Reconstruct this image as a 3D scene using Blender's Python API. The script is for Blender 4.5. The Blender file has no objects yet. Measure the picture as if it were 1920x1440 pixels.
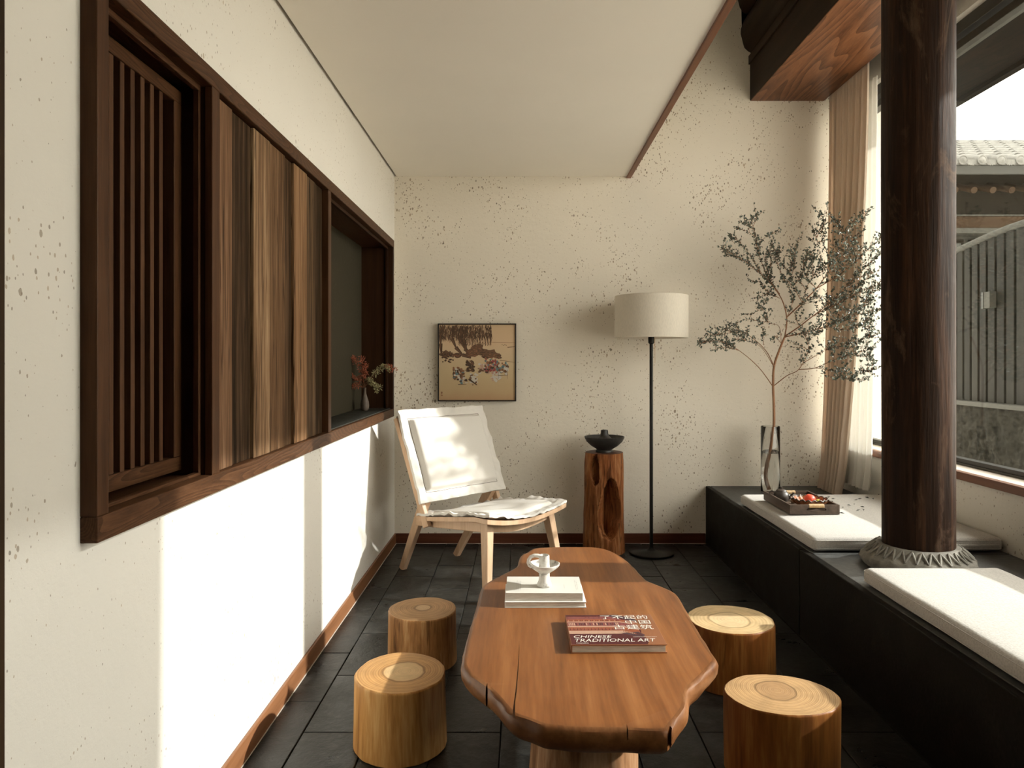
import bpy, bmesh, math, random
from mathutils import Vector, Matrix, noise as mnoise

random.seed(7)
SC = bpy.context.scene
COL = SC.collection

# ------------------------------------------------------------------ camera
H = 1.15                       # eye height
F = 1350.0                     # focal length in pixels of a 1920 px wide frame
CX, CY = 978.0, 678.0          # vanishing point of the room's depth axis
cam_d = bpy.data.cameras.new('camera')
cam_d.sensor_width = 36.0
cam_d.lens = F / 1920.0 * 36.0
cam_d.shift_x = -(CX - 960.0) / 1920.0
cam_d.shift_y = (CY - 720.0) / 1920.0
cam_d.clip_start = 0.05
cam = bpy.data.objects.new('camera', cam_d)
cam.location = (0, 0, H)
cam.rotation_euler = (math.radians(90), 0, 0)
COL.objects.link(cam)
SC.camera = cam

# ------------------------------------------------------------------ sky, sun, exposure
SUN_TAN = 0.535
world = bpy.data.worlds.new('sky')
SC.world = world
world.use_nodes = True
bg = world.node_tree.nodes['Background']
bg.inputs['Color'].default_value = (1.0, 0.945, 0.86, 1)
bg.inputs['Strength'].default_value = 4.6
sun_d = bpy.data.lights.new('sun', 'SUN')
sun_d.energy = 4.7
sun_d.angle = math.radians(1.1)
sun_d.color = (1.0, 0.975, 0.945)
sun = bpy.data.objects.new('sun', sun_d)
sun.rotation_euler = Vector((-1.0, 0.010, -SUN_TAN)).to_track_quat('-Z', 'Y').to_euler()
sun.location = (8, 2.7, 6)
COL.objects.link(sun)
SC.view_settings.view_transform = 'Standard'
SC.view_settings.look = 'None'
SC.view_settings.gamma = 1.0
SC.view_settings.use_curve_mapping = False
SC.view_settings.exposure = 0.70


def P(x, y, Y):
    """room point seen at photo pixel x, y when it stands Y metres from the camera"""
    return Vector(((x - CX) / F * Y, Y, H - (y - CY) / F * Y))


# ------------------------------------------------------------------ material helpers
class NT:
    def __init__(s, name):
        s.m = bpy.data.materials.new(name)
        s.m.use_nodes = True
        s.t = s.m.node_tree
        s.b = s.t.nodes['Principled BSDF']
        s.out = s.t.nodes['Material Output']

    def n(s, kind, **kw):
        nd = s.t.nodes.new(kind)
        for k, v in kw.items():
            if k.startswith('i_'):
                key = k[2:]
                key = int(key) if key.isdigit() else key.replace('_', ' ')
                nd.inputs[key].default_value = v
            else:
                setattr(nd, k, v)
        return nd

    def l(s, a, b):
        s.t.links.new(a, b)

    def coords(s, scale=(1, 1, 1), kind='Object', rot=(0, 0, 0), loc=(0, 0, 0)):
        c = s.n('ShaderNodeTexCoord')
        mp = s.n('ShaderNodeMapping')
        mp.inputs['Scale'].default_value = scale
        mp.inputs['Rotation'].default_value = rot
        mp.inputs['Location'].default_value = loc
        s.l(c.outputs[kind], mp.inputs['Vector'])
        return mp.outputs['Vector']

    def noise(s, vec, scale, detail=4, rough=.55, dist=0.0):
        nd = s.n('ShaderNodeTexNoise')
        nd.inputs['Scale'].default_value = scale
        nd.inputs['Detail'].default_value = detail
        nd.inputs['Roughness'].default_value = rough
        nd.inputs['Distortion'].default_value = dist
        s.l(vec, nd.inputs['Vector'])
        return nd.outputs['Fac']

    def ramp(s, fac, stops, interp='LINEAR'):
        r = s.n('ShaderNodeValToRGB')
        cr = r.color_ramp
        cr.interpolation = interp
        while len(cr.elements) < len(stops):
            cr.elements.new(0.5)
        for e, (p, c) in zip(cr.elements, stops):
            e.position = p
            e.color = (c[0], c[1], c[2], 1) if not isinstance(c, (int, float)) else (c, c, c, 1)
        s.l(fac, r.inputs['Fac'])
        return r.outputs['Color']

    def mix(s, fac, a, b, mode='MIX'):
        m = s.n('ShaderNodeMix', data_type='RGBA', blend_type=mode)
        for sock, v in ((m.inputs[0], fac), (m.inputs[6], a), (m.inputs[7], b)):
            if hasattr(v, 'links'):
                s.l(v, sock)
            elif isinstance(v, (int, float)):
                sock.default_value = v
            else:
                sock.default_value = (v[0], v[1], v[2], 1)
        return m.outputs[2]

    def math(s, op, a, b=0.0):
        m = s.n('ShaderNodeMath', operation=op)
        for i, v in enumerate((a, b)):
            if hasattr(v, 'links'):
                s.l(v, m.inputs[i])
            else:
                m.inputs[i].default_value = v
        return m.outputs[0]

    def bump(s, h, strength=.3, dist=.01):
        b = s.n('ShaderNodeBump')
        b.inputs['Strength'].default_value = strength
        b.inputs['Distance'].default_value = dist
        s.l(h, b.inputs['Height'])
        s.l(b.outputs['Normal'], s.b.inputs['Normal'])

    def base(s, c):
        if hasattr(c, 'links'):
            s.l(c, s.b.inputs['Base Color'])
        else:
            s.b.inputs['Base Color'].default_value = (c[0], c[1], c[2], 1)

    def rough(s, r):
        if hasattr(r, 'links'):
            s.l(r, s.b.inputs['Roughness'])
        else:
            s.b.inputs['Roughness'].default_value = r


def plain(name, c, rough=.6, metal=0.0, var=.12, scale=40, bump=0.0):
    m = NT(name)
    v = m.coords()
    f = m.noise(v, scale, 3)
    d = tuple(x * (1 - var) for x in c)
    e = tuple(min(1, x * (1 + var)) for x in c)
    m.base(m.ramp(f, [(.3, d), (.7, e)]))
    m.rough(rough)
    m.b.inputs['Metallic'].default_value = metal
    if bump:
        m.bump(f, bump, .004)
    return m.m


def plaster(name, base, speck=(.16, .12, .08), amount=.5, rough_bump=.25, patch=(.42, .62)):
    m = NT(name)
    v = m.coords()
    big = m.noise(v, 1.3, 3)
    col = m.ramp(big, [(.3, tuple(x * .95 for x in base)), (.7, base)])
    patchy = m.ramp(m.noise(v, 2.6, 4, .6), [(patch[0], 0.0), (patch[1], 1.0)])
    warp = m.coords(scale=(1, 1, .62), rot=(.3, .4, .2))
    for sc, rad, keep in ((32, .16, .35), (58, .24, .30), (105, .30, .35)):
        vo = m.n('ShaderNodeTexVoronoi')
        vo.inputs['Scale'].default_value = sc
        m.l(warp, vo.inputs['Vector'])
        rnd = m.n('ShaderNodeSeparateColor')
        m.l(vo.outputs['Color'], rnd.inputs[0])
        r = m.math('ADD', m.math('MULTIPLY', patchy, rad), rad * .42)
        r = m.math('MULTIPLY', r, rnd.outputs[1])
        inside = m.math('LESS_THAN', m.math('ADD', vo.outputs['Distance'], m.math('MULTIPLY', m.math('SUBTRACT', m.noise(v, 160, 2), .5), .18)), r)
        some = m.math('GREATER_THAN', rnd.outputs[0], keep)
        k = m.math('MULTIPLY', m.math('MULTIPLY', inside, some), amount)
        tone = m.mix(rnd.outputs[2], speck, tuple(min(1, x * 2.8) for x in speck))
        col = m.mix(k, col, tone)
    m.base(col)
    m.rough(.9)
    fine = m.noise(v, 55, 5, .65)
    trowel = m.noise(m.coords(scale=(9, 9, 16)), 1.0, 4, .6)
    m.bump(m.math('ADD', fine, m.math('MULTIPLY', trowel, 1.6)), rough_bump, .004)
    return m.m


def wood(name, c_lo, c_mid, c_hi, axis='Z', freq=14, stretch=.06, rough=.5, bump=.2, contrast=.2,
         rnd=0.0, coat=0.0, dark_lines=0.0, cathedral=0):
    """long-grain timber; axis = grain direction in the object's own frame"""
    m = NT(name)
    sc = {'X': (stretch, 1, 1), 'Y': (1, stretch, 1), 'Z': (1, 1, stretch)}[axis]
    oi = m.n('ShaderNodeObjectInfo')
    c = m.n('ShaderNodeTexCoord')
    off = m.n('ShaderNodeVectorMath', operation='ADD')
    mul = m.math('MULTIPLY', oi.outputs['Random'], 37.0)
    cmb = m.n('ShaderNodeCombineXYZ')
    for i in range(3):
        m.l(mul, cmb.inputs[i])
    m.l(c.outputs['Object'], off.inputs[0])
    m.l(cmb.outputs[0], off.inputs[1])
    mp = m.n('ShaderNodeMapping')
    mp.inputs['Scale'].default_value = sc
    m.l(off.outputs[0], mp.inputs['Vector'])
    v = mp.outputs['Vector']
    g1 = m.noise(v, freq, 5, .6, .6)
    g2 = m.noise(v, freq * 7, 3, .6)
    if cathedral:
        w = m.n('ShaderNodeTexNoise')
        w.inputs['Scale'].default_value = freq * .35
        w.inputs['Detail'].default_value = 1.0
        m.l(v, w.inputs['Vector'])
        g1 = m.math('FRACT', m.math('MULTIPLY', w.outputs['Fac'], float(cathedral)))
        g1 = m.math('ADD', m.math('MULTIPLY', g1, .55), m.math('MULTIPLY', g2, .45))
    f = m.math('ADD', m.math('MULTIPLY', g1, .72), m.math('MULTIPLY', g2, .28))
    col = m.ramp(f, [(.5 - contrast, c_lo), (.5, c_mid), (.5 + contrast, c_hi)])
    if dark_lines:
        lines = m.ramp(m.noise(v, freq * 2.2, 2, .5, 1.0), [(.34, 0.0), (.39, 1.0)])
        col = m.mix(m.math('MULTIPLY', m.math('SUBTRACT', 1.0, lines), dark_lines), col, tuple(x * .35 for x in c_lo))
    if rnd:
        val = m.math('ADD', m.math('MULTIPLY', oi.outputs['Random'], 2 * rnd), 1 - rnd)
        hsv = m.n('ShaderNodeHueSaturation')
        m.l(val, hsv.inputs['Value'])
        m.l(col, hsv.inputs['Color'])
        col = hsv.outputs[0]
    m.base(col)
    m.rough(rough)
    m.b.inputs['Coat Weight'].default_value = coat
    m.b.inputs['Coat Roughness'].default_value = .25
    m.bump(f, bump, .003)
    return m.m


def end_grain(name, c_lo, c_hi, c_core, core_r=.05, freq=34, rough=.55, off=(0, 0), ring=.55):
    m = NT(name)
    v = m.coords(loc=(-off[0], -off[1], 0))
    wv = m.n('ShaderNodeTexWave', wave_type='RINGS', rings_direction='Z', wave_profile='SIN')
    wv.inputs['Scale'].default_value = freq
    wv.inputs['Distortion'].default_value = 1.6
    wv.inputs['Detail'].default_value = 2
    wv.inputs['Detail Scale'].default_value = .35
    m.l(v, wv.inputs['Vector'])
    wob = m.noise(v, 6, 3)
    ln = m.n('ShaderNodeVectorMath', operation='LENGTH')
    fl = m.n('ShaderNodeVectorMath', operation='MULTIPLY')
    fl.inputs[1].default_value = (1, 1, 0)
    m.l(v, fl.inputs[0])
    m.l(fl.outputs[0], ln.inputs[0])
    rr = m.math('ADD', ln.outputs['Value'], m.math('MULTIPLY', m.math('SUBTRACT', wob, .5), .05))
    w2 = m.n('ShaderNodeTexWave', wave_type='RINGS', rings_direction='Z', wave_profile='SAW')
    w2.inputs['Scale'].default_value = freq * .37
    w2.inputs['Distortion'].default_value = 2.2
    w2.inputs['Detail'].default_value = 2
    w2.inputs['Detail Scale'].default_value = .5
    m.l(v, w2.inputs['Vector'])
    rf = m.math('ADD', m.math('MULTIPLY', wv.outputs['Fac'], .55), m.math('MULTIPLY', w2.outputs['Fac'], .55))
    body = m.mix(m.math('MULTIPLY', rf, min(1, ring * 1.35)), c_hi, tuple(x * .8 for x in c_lo))
    cr = core_r
    core = m.ramp(m.math('DIVIDE', rr, .2), [(max(0, (cr - .008) / .2), 1.0), (cr / .2, 0.0)])
    edge = m.ramp(m.math('DIVIDE', rr, .2), [((cr - .006) / .2, 0.0), (cr / .2, 1.0), ((cr + .006) / .2, 0.0)])
    col = m.mix(m.math('MULTIPLY', core, .55), body, c_core)
    col = m.mix(m.math('MULTIPLY', edge, .85), col, tuple(x * .45 for x in c_lo))
    blot = m.ramp(m.noise(v, 14, 4), [(.35, .82), (.65, 1.05)])
    col = m.mix(1.0, col, blot, 'MULTIPLY')
    m.base(col)
    m.rough(rough)
    m.bump(wv.outputs['Fac'], .12, .002)
    return m.m


def stone(name, lo, mid, hi, scale=6, rough=(.35, .6), bump=.3, bump_scale=30, rnd=0.0, scr=0.0):
    m = NT(name)
    oi = m.n('ShaderNodeObjectInfo')
    c = m.n('ShaderNodeTexCoord')
    off = m.n('ShaderNodeVectorMath', operation='ADD')
    cmb = m.n('ShaderNodeCombineXYZ')
    mul = m.math('MULTIPLY', oi.outputs['Random'], 51.0)
    for i in range(3):
        m.l(mul, cmb.inputs[i])
    m.l(c.outputs['Object'], off.inputs[0])
    m.l(cmb.outputs[0], off.inputs[1])
    v = off.outputs[0]
    a = m.noise(v, scale, 6, .65)
    b = m.noise(v, bump_scale, 6, .7)
    f = m.math('ADD', m.math('MULTIPLY', a, .6), m.math('MULTIPLY', b, .4))
    col = m.ramp(f, [(.35, lo), (.5, mid), (.68, hi)])
    if scr:
        s = m.ramp(m.noise(v, scale * 5, 8, .8, 1.2), [(.66, 0.0), (.72, 1.0)])
        col = m.mix(m.math('MULTIPLY', s, scr), col, tuple(min(1, x * 3.5) for x in hi))
    if rnd:
        val = m.math('ADD', m.math('MULTIPLY', oi.outputs['Random'], 2 * rnd), 1 - rnd)
        hsv = m.n('ShaderNodeHueSaturation')
        m.l(val, hsv.inputs['Value'])
        m.l(col, hsv.inputs['Color'])
        col = hsv.outputs[0]
    m.base(col)
    m.rough(m.ramp(a, [(.3, rough[0]), (.7, rough[1])]))
    m.bump(f, bump, .006)
    return m.m


def fabric(name, c, scale=420, var=.12, rough=.95, bump=.25, transl=0.0, axis=(1, 1, 1), see=0.0):
    m = NT(name)
    v = m.coords(scale=axis)
    a = m.noise(v, scale, 2, .5)
    b = m.noise(v, 7, 3)
    ck = m.n('ShaderNodeTexVoronoi')
    ck.inputs['Scale'].default_value = scale * .6
    m.l(v, ck.inputs['Vector'])
    f = m.math('ADD', m.math('MULTIPLY', a, .5), m.math('MULTIPLY', ck.outputs['Distance'], .5))
    col = m.ramp(f, [(.25, tuple(x * (1 - var) for x in c)), (.6, c)])
    col = m.mix(.25, col, m.ramp(b, [(.3, tuple(x * .93 for x in c)), (.7, c)]))
    m.base(col)
    m.rough(rough)
    m.b.inputs['Sheen Weight'].default_value = .15
    m.bump(f, bump, .0015)
    if transl:
        tr = m.n('ShaderNodeBsdfTranslucent')
        tr.inputs['Color'].default_value = (c[0], c[1], c[2], 1)
        mx = m.n('ShaderNodeMixShader')
        mx.inputs[0].default_value = transl
        m.l(m.b.outputs[0], mx.inputs[1])
        m.l(tr.outputs[0], mx.inputs[2])
        last = mx.outputs[0]
        if see:
            tp_ = m.n('ShaderNodeBsdfTransparent')
            m2 = m.n('ShaderNodeMixShader')
            m2.inputs[0].default_value = see
            m.l(last, m2.inputs[1])
            m.l(tp_.outputs[0], m2.inputs[2])
            last = m2.outputs[0]
        m.l(last, m.out.inputs['Surface'])
    return m.m


def thin_glass(name, tint=(1, 1, 1), ior=1.5, rough=0.0, edge=1.0):
    m = NT(name)
    t = m.t
    t.nodes.remove(m.b)
    tr = m.n('ShaderNodeBsdfTransparent')
    lwc = m.n('ShaderNodeLayerWeight')
    lwc.inputs['Blend'].default_value = .5
    m.l(m.ramp(lwc.outputs['Facing'], [(0.0, tint), (.55, tint), (.97, tuple(x * edge for x in tint))]), tr.inputs['Color'])
    gl = m.n('ShaderNodeBsdfGlossy')
    gl.inputs['Roughness'].default_value = rough
    lw = m.n('ShaderNodeLayerWeight')
    lw.inputs['Blend'].default_value = .5
    f0 = ((ior - 1) / (ior + 1)) ** 2
    fr = m.math('ADD', m.math('MULTIPLY', m.math('POWER', lw.outputs['Facing'], 5.0), 1 - f0), f0)
    mx = m.n('ShaderNodeMixShader')
    m.l(fr, mx.inputs[0])
    m.l(tr.outputs[0], mx.inputs[1])
    m.l(gl.outputs[0], mx.inputs[2])
    m.l(mx.outputs[0], m.out.inputs['Surface'])
    return m.m


def solid_glass(name, tint, ior):
    m = NT(name)
    m.base(tint)
    m.rough(0.0)
    m.b.inputs['Transmission Weight'].default_value = 1.0
    m.b.inputs['IOR'].default_value = ior
    return m.m


def flat_print(name, c, rough=.7):
    return plain(name, c, rough, var=.08, scale=120)


M = {}
M['plaster_left'] = plaster('speckled_plaster_left', (.74, .70, .63), amount=.7, patch=(.45, .72))
M['plaster_back'] = plaster('speckled_plaster_back', (.79, .72, .61), amount=.85, patch=(.40, .62), rough_bump=.35)
M['plaster_niche'] = plaster('darkened_plaster_niche', (.046, .039, .025), speck=(.03, .025, .018), amount=.6)  # the niche's darkness is put into this plaster colour
M['plaster_rear'] = plaster('plaster_rear', (.58, .52, .44), amount=.5)
M['ceiling'] = plain('ceiling_paint', (.92, .865, .775), .9, var=.015, scale=2)
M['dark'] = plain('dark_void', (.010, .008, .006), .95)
M['gap'] = plain('gap_grey', (.55, .50, .43), .9)
M['frame_wood'] = wood('walnut_frame', (.034, .0145, .0062), (.068, .030, .0135), (.110, .051, .024), 'Y', 30, .10, .42, .3, cathedral=34, contrast=.32)
M['frame_wood_v'] = wood('walnut_stile', (.034, .0145, .0062), (.066, .029, .013), (.100, .046, .022), 'Z', 30, .05, .42, .2)
M['lattice_wood'] = wood('lattice_wood', (.040, .017, .0075), (.078, .035, .016), (.115, .055, .027), 'Z', 40, .04, .5, .15)
M['jamb_wood'] = wood('jamb_wood', (.022, .009, .004), (.034, .015, .007), (.048, .022, .010), 'Z', 24, .05, .5, .12)
PL = []
for i, (a, b, c) in enumerate([((.055, .028, .015), (.150, .080, .043), (.26, .155, .092)),
                               ((.014, .008, .0045), (.046, .026, .014), (.105, .062, .034)),
                               ((.060, .034, .018), (.190, .112, .060), (.32, .215, .125)),
                               ((.055, .029, .014), (.155, .084, .042), (.25, .150, .082)),
                               ((.036, .019, .009), (.095, .052, .026), (.17, .100, .054)),
                               ((.070, .036, .017), (.185, .100, .049), (.27, .158, .085)),
                               ((.040, .023, .012), (.115, .068, .035), (.21, .130, .072)),
                               ((.020, .011, .006), (.058, .033, .017), (.12, .072, .040))]):
    kf = (1.0, .95, 1.15, .80, .62, 1.05, .70, .62)[i]
    a, b, c = (tuple(x * kf for x in t) for t in (a, b, c))
    PL.append(wood('old_plank_%d' % i, a, b, c, 'Z', 26 + 5 * (i % 4), .035, .62, .7, contrast=.14, dark_lines=.75))
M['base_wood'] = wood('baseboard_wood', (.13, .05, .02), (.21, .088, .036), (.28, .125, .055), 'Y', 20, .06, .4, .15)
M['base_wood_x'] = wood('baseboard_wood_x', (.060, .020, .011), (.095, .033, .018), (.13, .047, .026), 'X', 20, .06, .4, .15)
M['trim_wood'] = wood('ceiling_trim_wood', (.10, .032, .012), (.16, .055, .020), (.22, .080, .03), 'Y', 20, .06, .45, .1)
M['slate'] = stone('slate_tile', (.006, .0058, .0052), (.016, .0156, .014), (.058, .057, .052), 7, (.24, .50), .9, 26, rnd=.25, scr=.9)
M['grout'] = plain('grout', (.05, .048, .043), .95, var=.6, scale=9)
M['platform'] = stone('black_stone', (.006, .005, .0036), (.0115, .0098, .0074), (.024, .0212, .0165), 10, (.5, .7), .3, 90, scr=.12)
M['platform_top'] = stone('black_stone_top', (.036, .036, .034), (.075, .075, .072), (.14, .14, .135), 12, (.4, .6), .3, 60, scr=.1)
M['niche_stone'] = stone('niche_stone', (.020, .021, .017), (.045, .046, .040), (.085, .086, .076), 14, (.4, .6), .4, 50)
M['slab'] = wood('table_top_wood', (.118, .038, .0098), (.215, .077, .0215), (.32, .130, .042), 'Y', 15, .06, .40, .06, contrast=.2, coat=.06)
M['slab_edge'] = wood('table_edge_wood', (.085, .030, .010), (.17, .066, .022), (.28, .125, .050), 'Y', 12, .1, .40, .25, coat=.1)
M['root'] = wood('root_wood', (.08, .035, .015), (.28, .14, .065), (.50, .32, .19), 'Z', 16, .12, .55, .6, contrast=.2)
M['stump_dark'] = wood('hollow_stump_wood', (.050, .014, .005), (.23, .080, .027), (.46, .22, .095), 'Z', 22, .12, .42, 1.0, contrast=.2, dark_lines=.6)
M['stump_dark_top'] = end_grain('hollow_stump_top', (.10, .035, .018), (.15, .058, .03), (.10, .035, .018), .02, 30)
M['chair_wood'] = wood('beech_wood', (.46, .285, .165), (.57, .375, .235), (.66, .455, .30), 'Z', 20, .06, .4, .06)
M['canvas'] = fabric('natural_canvas', (.68, .64, .585), 500, .05, bump=.12)
M['linen'] = fabric('oat_linen', (.52, .49, .455), 260, .30, bump=.5)
M['seam'] = fabric('seam_thread', (.50, .46, .40), 500, .1)
M['seam_dark'] = plain('dark_seam_thread', (.19, .165, .14), .9)  # stitching thread, darker than the canvas
M['black_metal'] = plain('black_metal', (.014, .013, .011), .38, .6, var=.2)
M['shade'] = fabric('lamp_shade_linen', (.82, .755, .65), 330, .16, transl=.25, axis=(1, 1, .25))
M['black_clay'] = plain('black_clay', (.022, .019, .016), .5, var=.35, scale=60, bump=.2)
M['glass'] = solid_glass('vase_glass', (.985, .99, .985), 1.45)
M['window_glass'] = thin_glass('window_glass', (.93, .945, .93), 1.35)
M['water'] = solid_glass('water', (.96, .965, .96), 1.33)
M['bark'] = wood('branch_bark', (.17, .075, .032), (.28, .13, .06), (.38, .19, .095), 'Z', 60, .2, .6, .2)
M['leaf'] = plain('grey_green_leaf', (.105, .125, .098), .25, var=.55, scale=30)
M['leaf_dry'] = plain('dry_leaf', (.030, .034, .030), .45, var=.4, scale=60)
M['taupe'] = fabric('taupe_curtain', (.80, .67, .55), 300, .10, transl=.3, axis=(1, 1, .1))
M['sheer'] = fabric('sheer_curtain', (.86, .84, .79), 300, .04, transl=.38, see=.14)
M['sheer_unseen'] = fabric('sheer_curtain_unseen', (.86, .84, .79), 300, .04, transl=.5, see=.38)
M['column'] = None
M['stone_base'] = stone('carved_stone', (.11, .10, .082), (.19, .175, .148), (.29, .272, .235), 9, (.7, .9), .7, 60)
M['beam'] = wood('beam_dark', (.011, .006, .003), (.020, .011, .006), (.031, .017, .010), 'Y', 14, .07, .4, .15)
M['soffit'] = wood('soffit_wood', (.075, .026, .011), (.155, .060, .025), (.22, .092, .042), 'Y', 16, .10, .38, .15, cathedral=12, contrast=.25)
M['sill_wood'] = wood('sill_wood', (.10, .036, .018), (.145, .055, .027), (.19, .078, .04), 'Y', 20, .06, .35, .1)
M['sill_top'] = plain('sill_stone', (.60, .52, .44), .4, var=.08, scale=12)
M['tray'] = wood('tray_wood', (.050, .036, .028), (.095, .068, .052), (.14, .10, .078), 'Y', 22, .08, .5, .15)
M['rattan'] = wood('rattan_wrap', (.34, .20, .08), (.55, .36, .17), (.68, .48, .26), 'Z', 60, .3, .5, .3)
M['clay'] = plain('purple_clay', (.050, .038, .031), .42, var=.25, scale=60)
M['dish_in'] = plain('dish_glaze', (.34, .125, .050), .3, var=.2, scale=60)
M['dish_rim'] = plain('dish_rim', (.10, .075, .055), .5, var=.6, scale=150)
M['peach'] = plain('red_fruit', (.80, .10, .055), .35, var=.3, scale=22)
M['lime'] = plain('green_fruit', (.55, .52, .09), .35, var=.2, scale=30)
M['orange'] = plain('amber_fruit', (.72, .42, .10), .4, var=.2, scale=30)
M['cork'] = plain('dry_pod', (.40, .26, .16), .8, var=.3, scale=80)
M['ceramic'] = stone('crackled_ceramic', (.16, .14, .12), (.66, .63, .58), (.80, .77, .72), 34, (.35, .6), .4, 55)
M['paper_cover'] = plain('ivory_cover', (.66, .64, .585), .6, var=.02, scale=8)
M['white_cover'] = plain('white_cover', (.74, .73, .715), .5, var=.02, scale=8)
M['ink'] = flat_print('grey_ink', (.28, .27, .25))
pg = NT('page_edges')
pv = pg.coords(scale=(1, 1, 40))
pn = pg.noise(pv, 30, 3)
pg.base(pg.ramp(pn, [(.35, (.52, .48, .41)), (.65, (.78, .74, .66))]))
pg.rough(.9)
M['pages'] = pg.m
M['vase_clay'] = plain('brown_clay_vase', (.14, .105, .080), .55, var=.25, scale=40)
M['rust_leaf'] = plain('rust_leaf', (.34, .095, .045), .7, var=.35, scale=60)
M['olive_leaf'] = plain('olive_leaf', (.34, .31, .15), .7, var=.35, scale=60)
M['picture_frame'] = plain('black_frame', (.016, .011, .008), .4)

cm = NT('lacquered_column')
v = cm.coords(scale=(1, 1, .05))
g = cm.noise(v, 22, 6, .65, .8)
g2 = cm.noise(v, 120, 3)
f = cm.math('ADD', cm.math('MULTIPLY', g, .7), cm.math('MULTIPLY', g2, .3))
c1 = cm.ramp(f, [(.34, (.006, .003, .0016)), (.5, (.018, .0085, .0045)), (.68, (.045, .020, .0095))])
w = cm.noise(cm.coords(scale=(1, 1, .35)), 7, 6, .7, .6)
wear = cm.ramp(w, [(.56, 0.0), (.66, 1.0)])
c1 = cm.mix(cm.math('MULTIPLY', wear, .5), c1, (.105, .066, .043))
cm.base(c1)
cm.rough(cm.ramp(w, [(.4, .5), (.65, .7)]))
cm.b.inputs['Specular IOR Level'].default_value = .07
cm.bump(f, .6, .008)
M['column'] = cm.m

# outdoor materials
M['roof_tile'] = stone('grey_roof_tile', (.09, .087, .08), (.14, .136, .125), (.20, .195, .18), 8, (.8, .95), .3, 30)
M['eave_board'] = plain('eave_board', (.045, .044, .040), .7, var=.1)
M['under_eave'] = wood('under_eave', (.007, .0055, .0035), (.011, .009, .006), (.016, .013, .008), 'X', 14, .08, .7, .2)
M['house_wood'] = wood('house_wood', (.018, .011, .006), (.030, .018, .010), (.042, .026, .014), 'X', 14, .08, .6, .2)
M['house_grey'] = plain('house_grey', (.05, .048, .041), .7, var=.15)
M['pane_dark'] = plain('pane_dark', (.05, .05, .045), .15)
M['fence'] = wood('fence_board', (.007, .0065, .0047), (.0115, .0105, .0078), (.019, .0175, .0132), 'Z', 14, .07, .6, .2, rnd=.12)
M['rough_wall'] = stone('rough_stone_wall', (.004, .0036, .0026), (.013, .0118, .0088), (.036, .033, .026), 22, (.8, .95), 1.0, 38)
M['paving'] = stone('courtyard_paving', (.54, .51, .46), (.62, .59, .53), (.69, .66, .60), 3, (.8, .9), .2, 20)
M['eave_dark'] = wood('eave_dark', (.004, .004, .0028), (.0058, .0056, .004), (.008, .0076, .0055), 'Y', 8, .05, .6, .1)
M['window_frame'] = plain('window_frame', (.018, .017, .014), .35, .3)
M['head_frame'] = plain('window_head', (.045, .042, .034), .5)
M['far_post'] = wood('dark_post', (.020, .012, .006), (.035, .020, .010), (.05, .03, .015), 'Z', 12, .05, .6, .3)


def spec(v_, *names):
    for k in names:
        M[k].node_tree.nodes['Principled BSDF'].inputs['Specular IOR Level'].default_value = v_
spec(.05, 'fence', 'rough_wall', 'house_grey', 'eave_board', 'under_eave', 'house_wood', 'roof_tile', 'paving', 'eave_dark', 'pane_dark', 'dark')
spec(.08, 'frame_wood', 'frame_wood_v', 'lattice_wood', 'jamb_wood', 'platform', 'beam', 'far_post', 'base_wood_x', 'stump_dark')
spec(.2, 'soffit', 'slab_edge', 'root', 'tray')
spec(.3, 'slab', 'slate')
spec(.3, 'platform_top')
spec(.1, 'niche_stone', 'plaster_niche')
for m_ in PL:
    m_.node_tree.nodes['Principled BSDF'].inputs['Specular IOR Level'].default_value = .03


# ------------------------------------------------------------------ mesh helpers
def link(name, me, mat=None, parent=None, smooth=0.0, loc=None, rot=None):
    if isinstance(me, bmesh.types.BMesh):
        bm = me
        me = bpy.data.meshes.new(name)
        bmesh.ops.recalc_face_normals(bm, faces=bm.faces)
        bm.to_mesh(me)
        bm.free()
    if mat is not None and not me.materials:
        for mm in (mat if isinstance(mat, (list, tuple)) else [mat]):
            me.materials.append(mm)
    if smooth:
        me.polygons.foreach_set('use_smooth', [True] * len(me.polygons))
        me.set_sharp_from_angle(angle=math.radians(smooth))
    o = bpy.data.objects.new(name, me)
    COL.objects.link(o)
    if parent:
        o.parent = parent
    if loc is not None:
        o.location = loc
    if rot is not None:
        o.rotation_euler = rot
    return o


def empty(name, loc=(0, 0, 0), rz=0.0, parent=None):
    o = bpy.data.objects.new(name, None)
    o.empty_display_size = .05
    COL.objects.link(o)
    o.location = loc
    o.rotation_euler = (0, 0, rz)
    if parent:
        o.parent = parent
    return o


def tag(o, label, cat, group=None):
    o['label'] = label
    o['category'] = cat
    if group:
        o['group'] = group
    return o


def struct(o):
    o['kind'] = 'structure'
    return o


def box(x0, x1, y0, y1, z0, z1, bev=0.0, bm=None, seg=2):
    nb = bm if bm is not None else bmesh.new()
    vs = [nb.verts.new(p) for p in ((x0, y0, z0), (x1, y0, z0), (x1, y1, z0), (x0, y1, z0),
                                    (x0, y0, z1), (x1, y0, z1), (x1, y1, z1), (x0, y1, z1))]
    fs = [nb.faces.new([vs[i] for i in q]) for q in ((3, 2, 1, 0), (4, 5, 6, 7), (0, 1, 5, 4),
                                                     (1, 2, 6, 5), (2, 3, 7, 6), (3, 0, 4, 7))]
    if bev:
        es = list({e for f_ in fs for e in f_.edges})
        bmesh.ops.bevel(nb, geom=es, offset=bev, segments=seg, profile=.5, affect='EDGES')
    return nb


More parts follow.
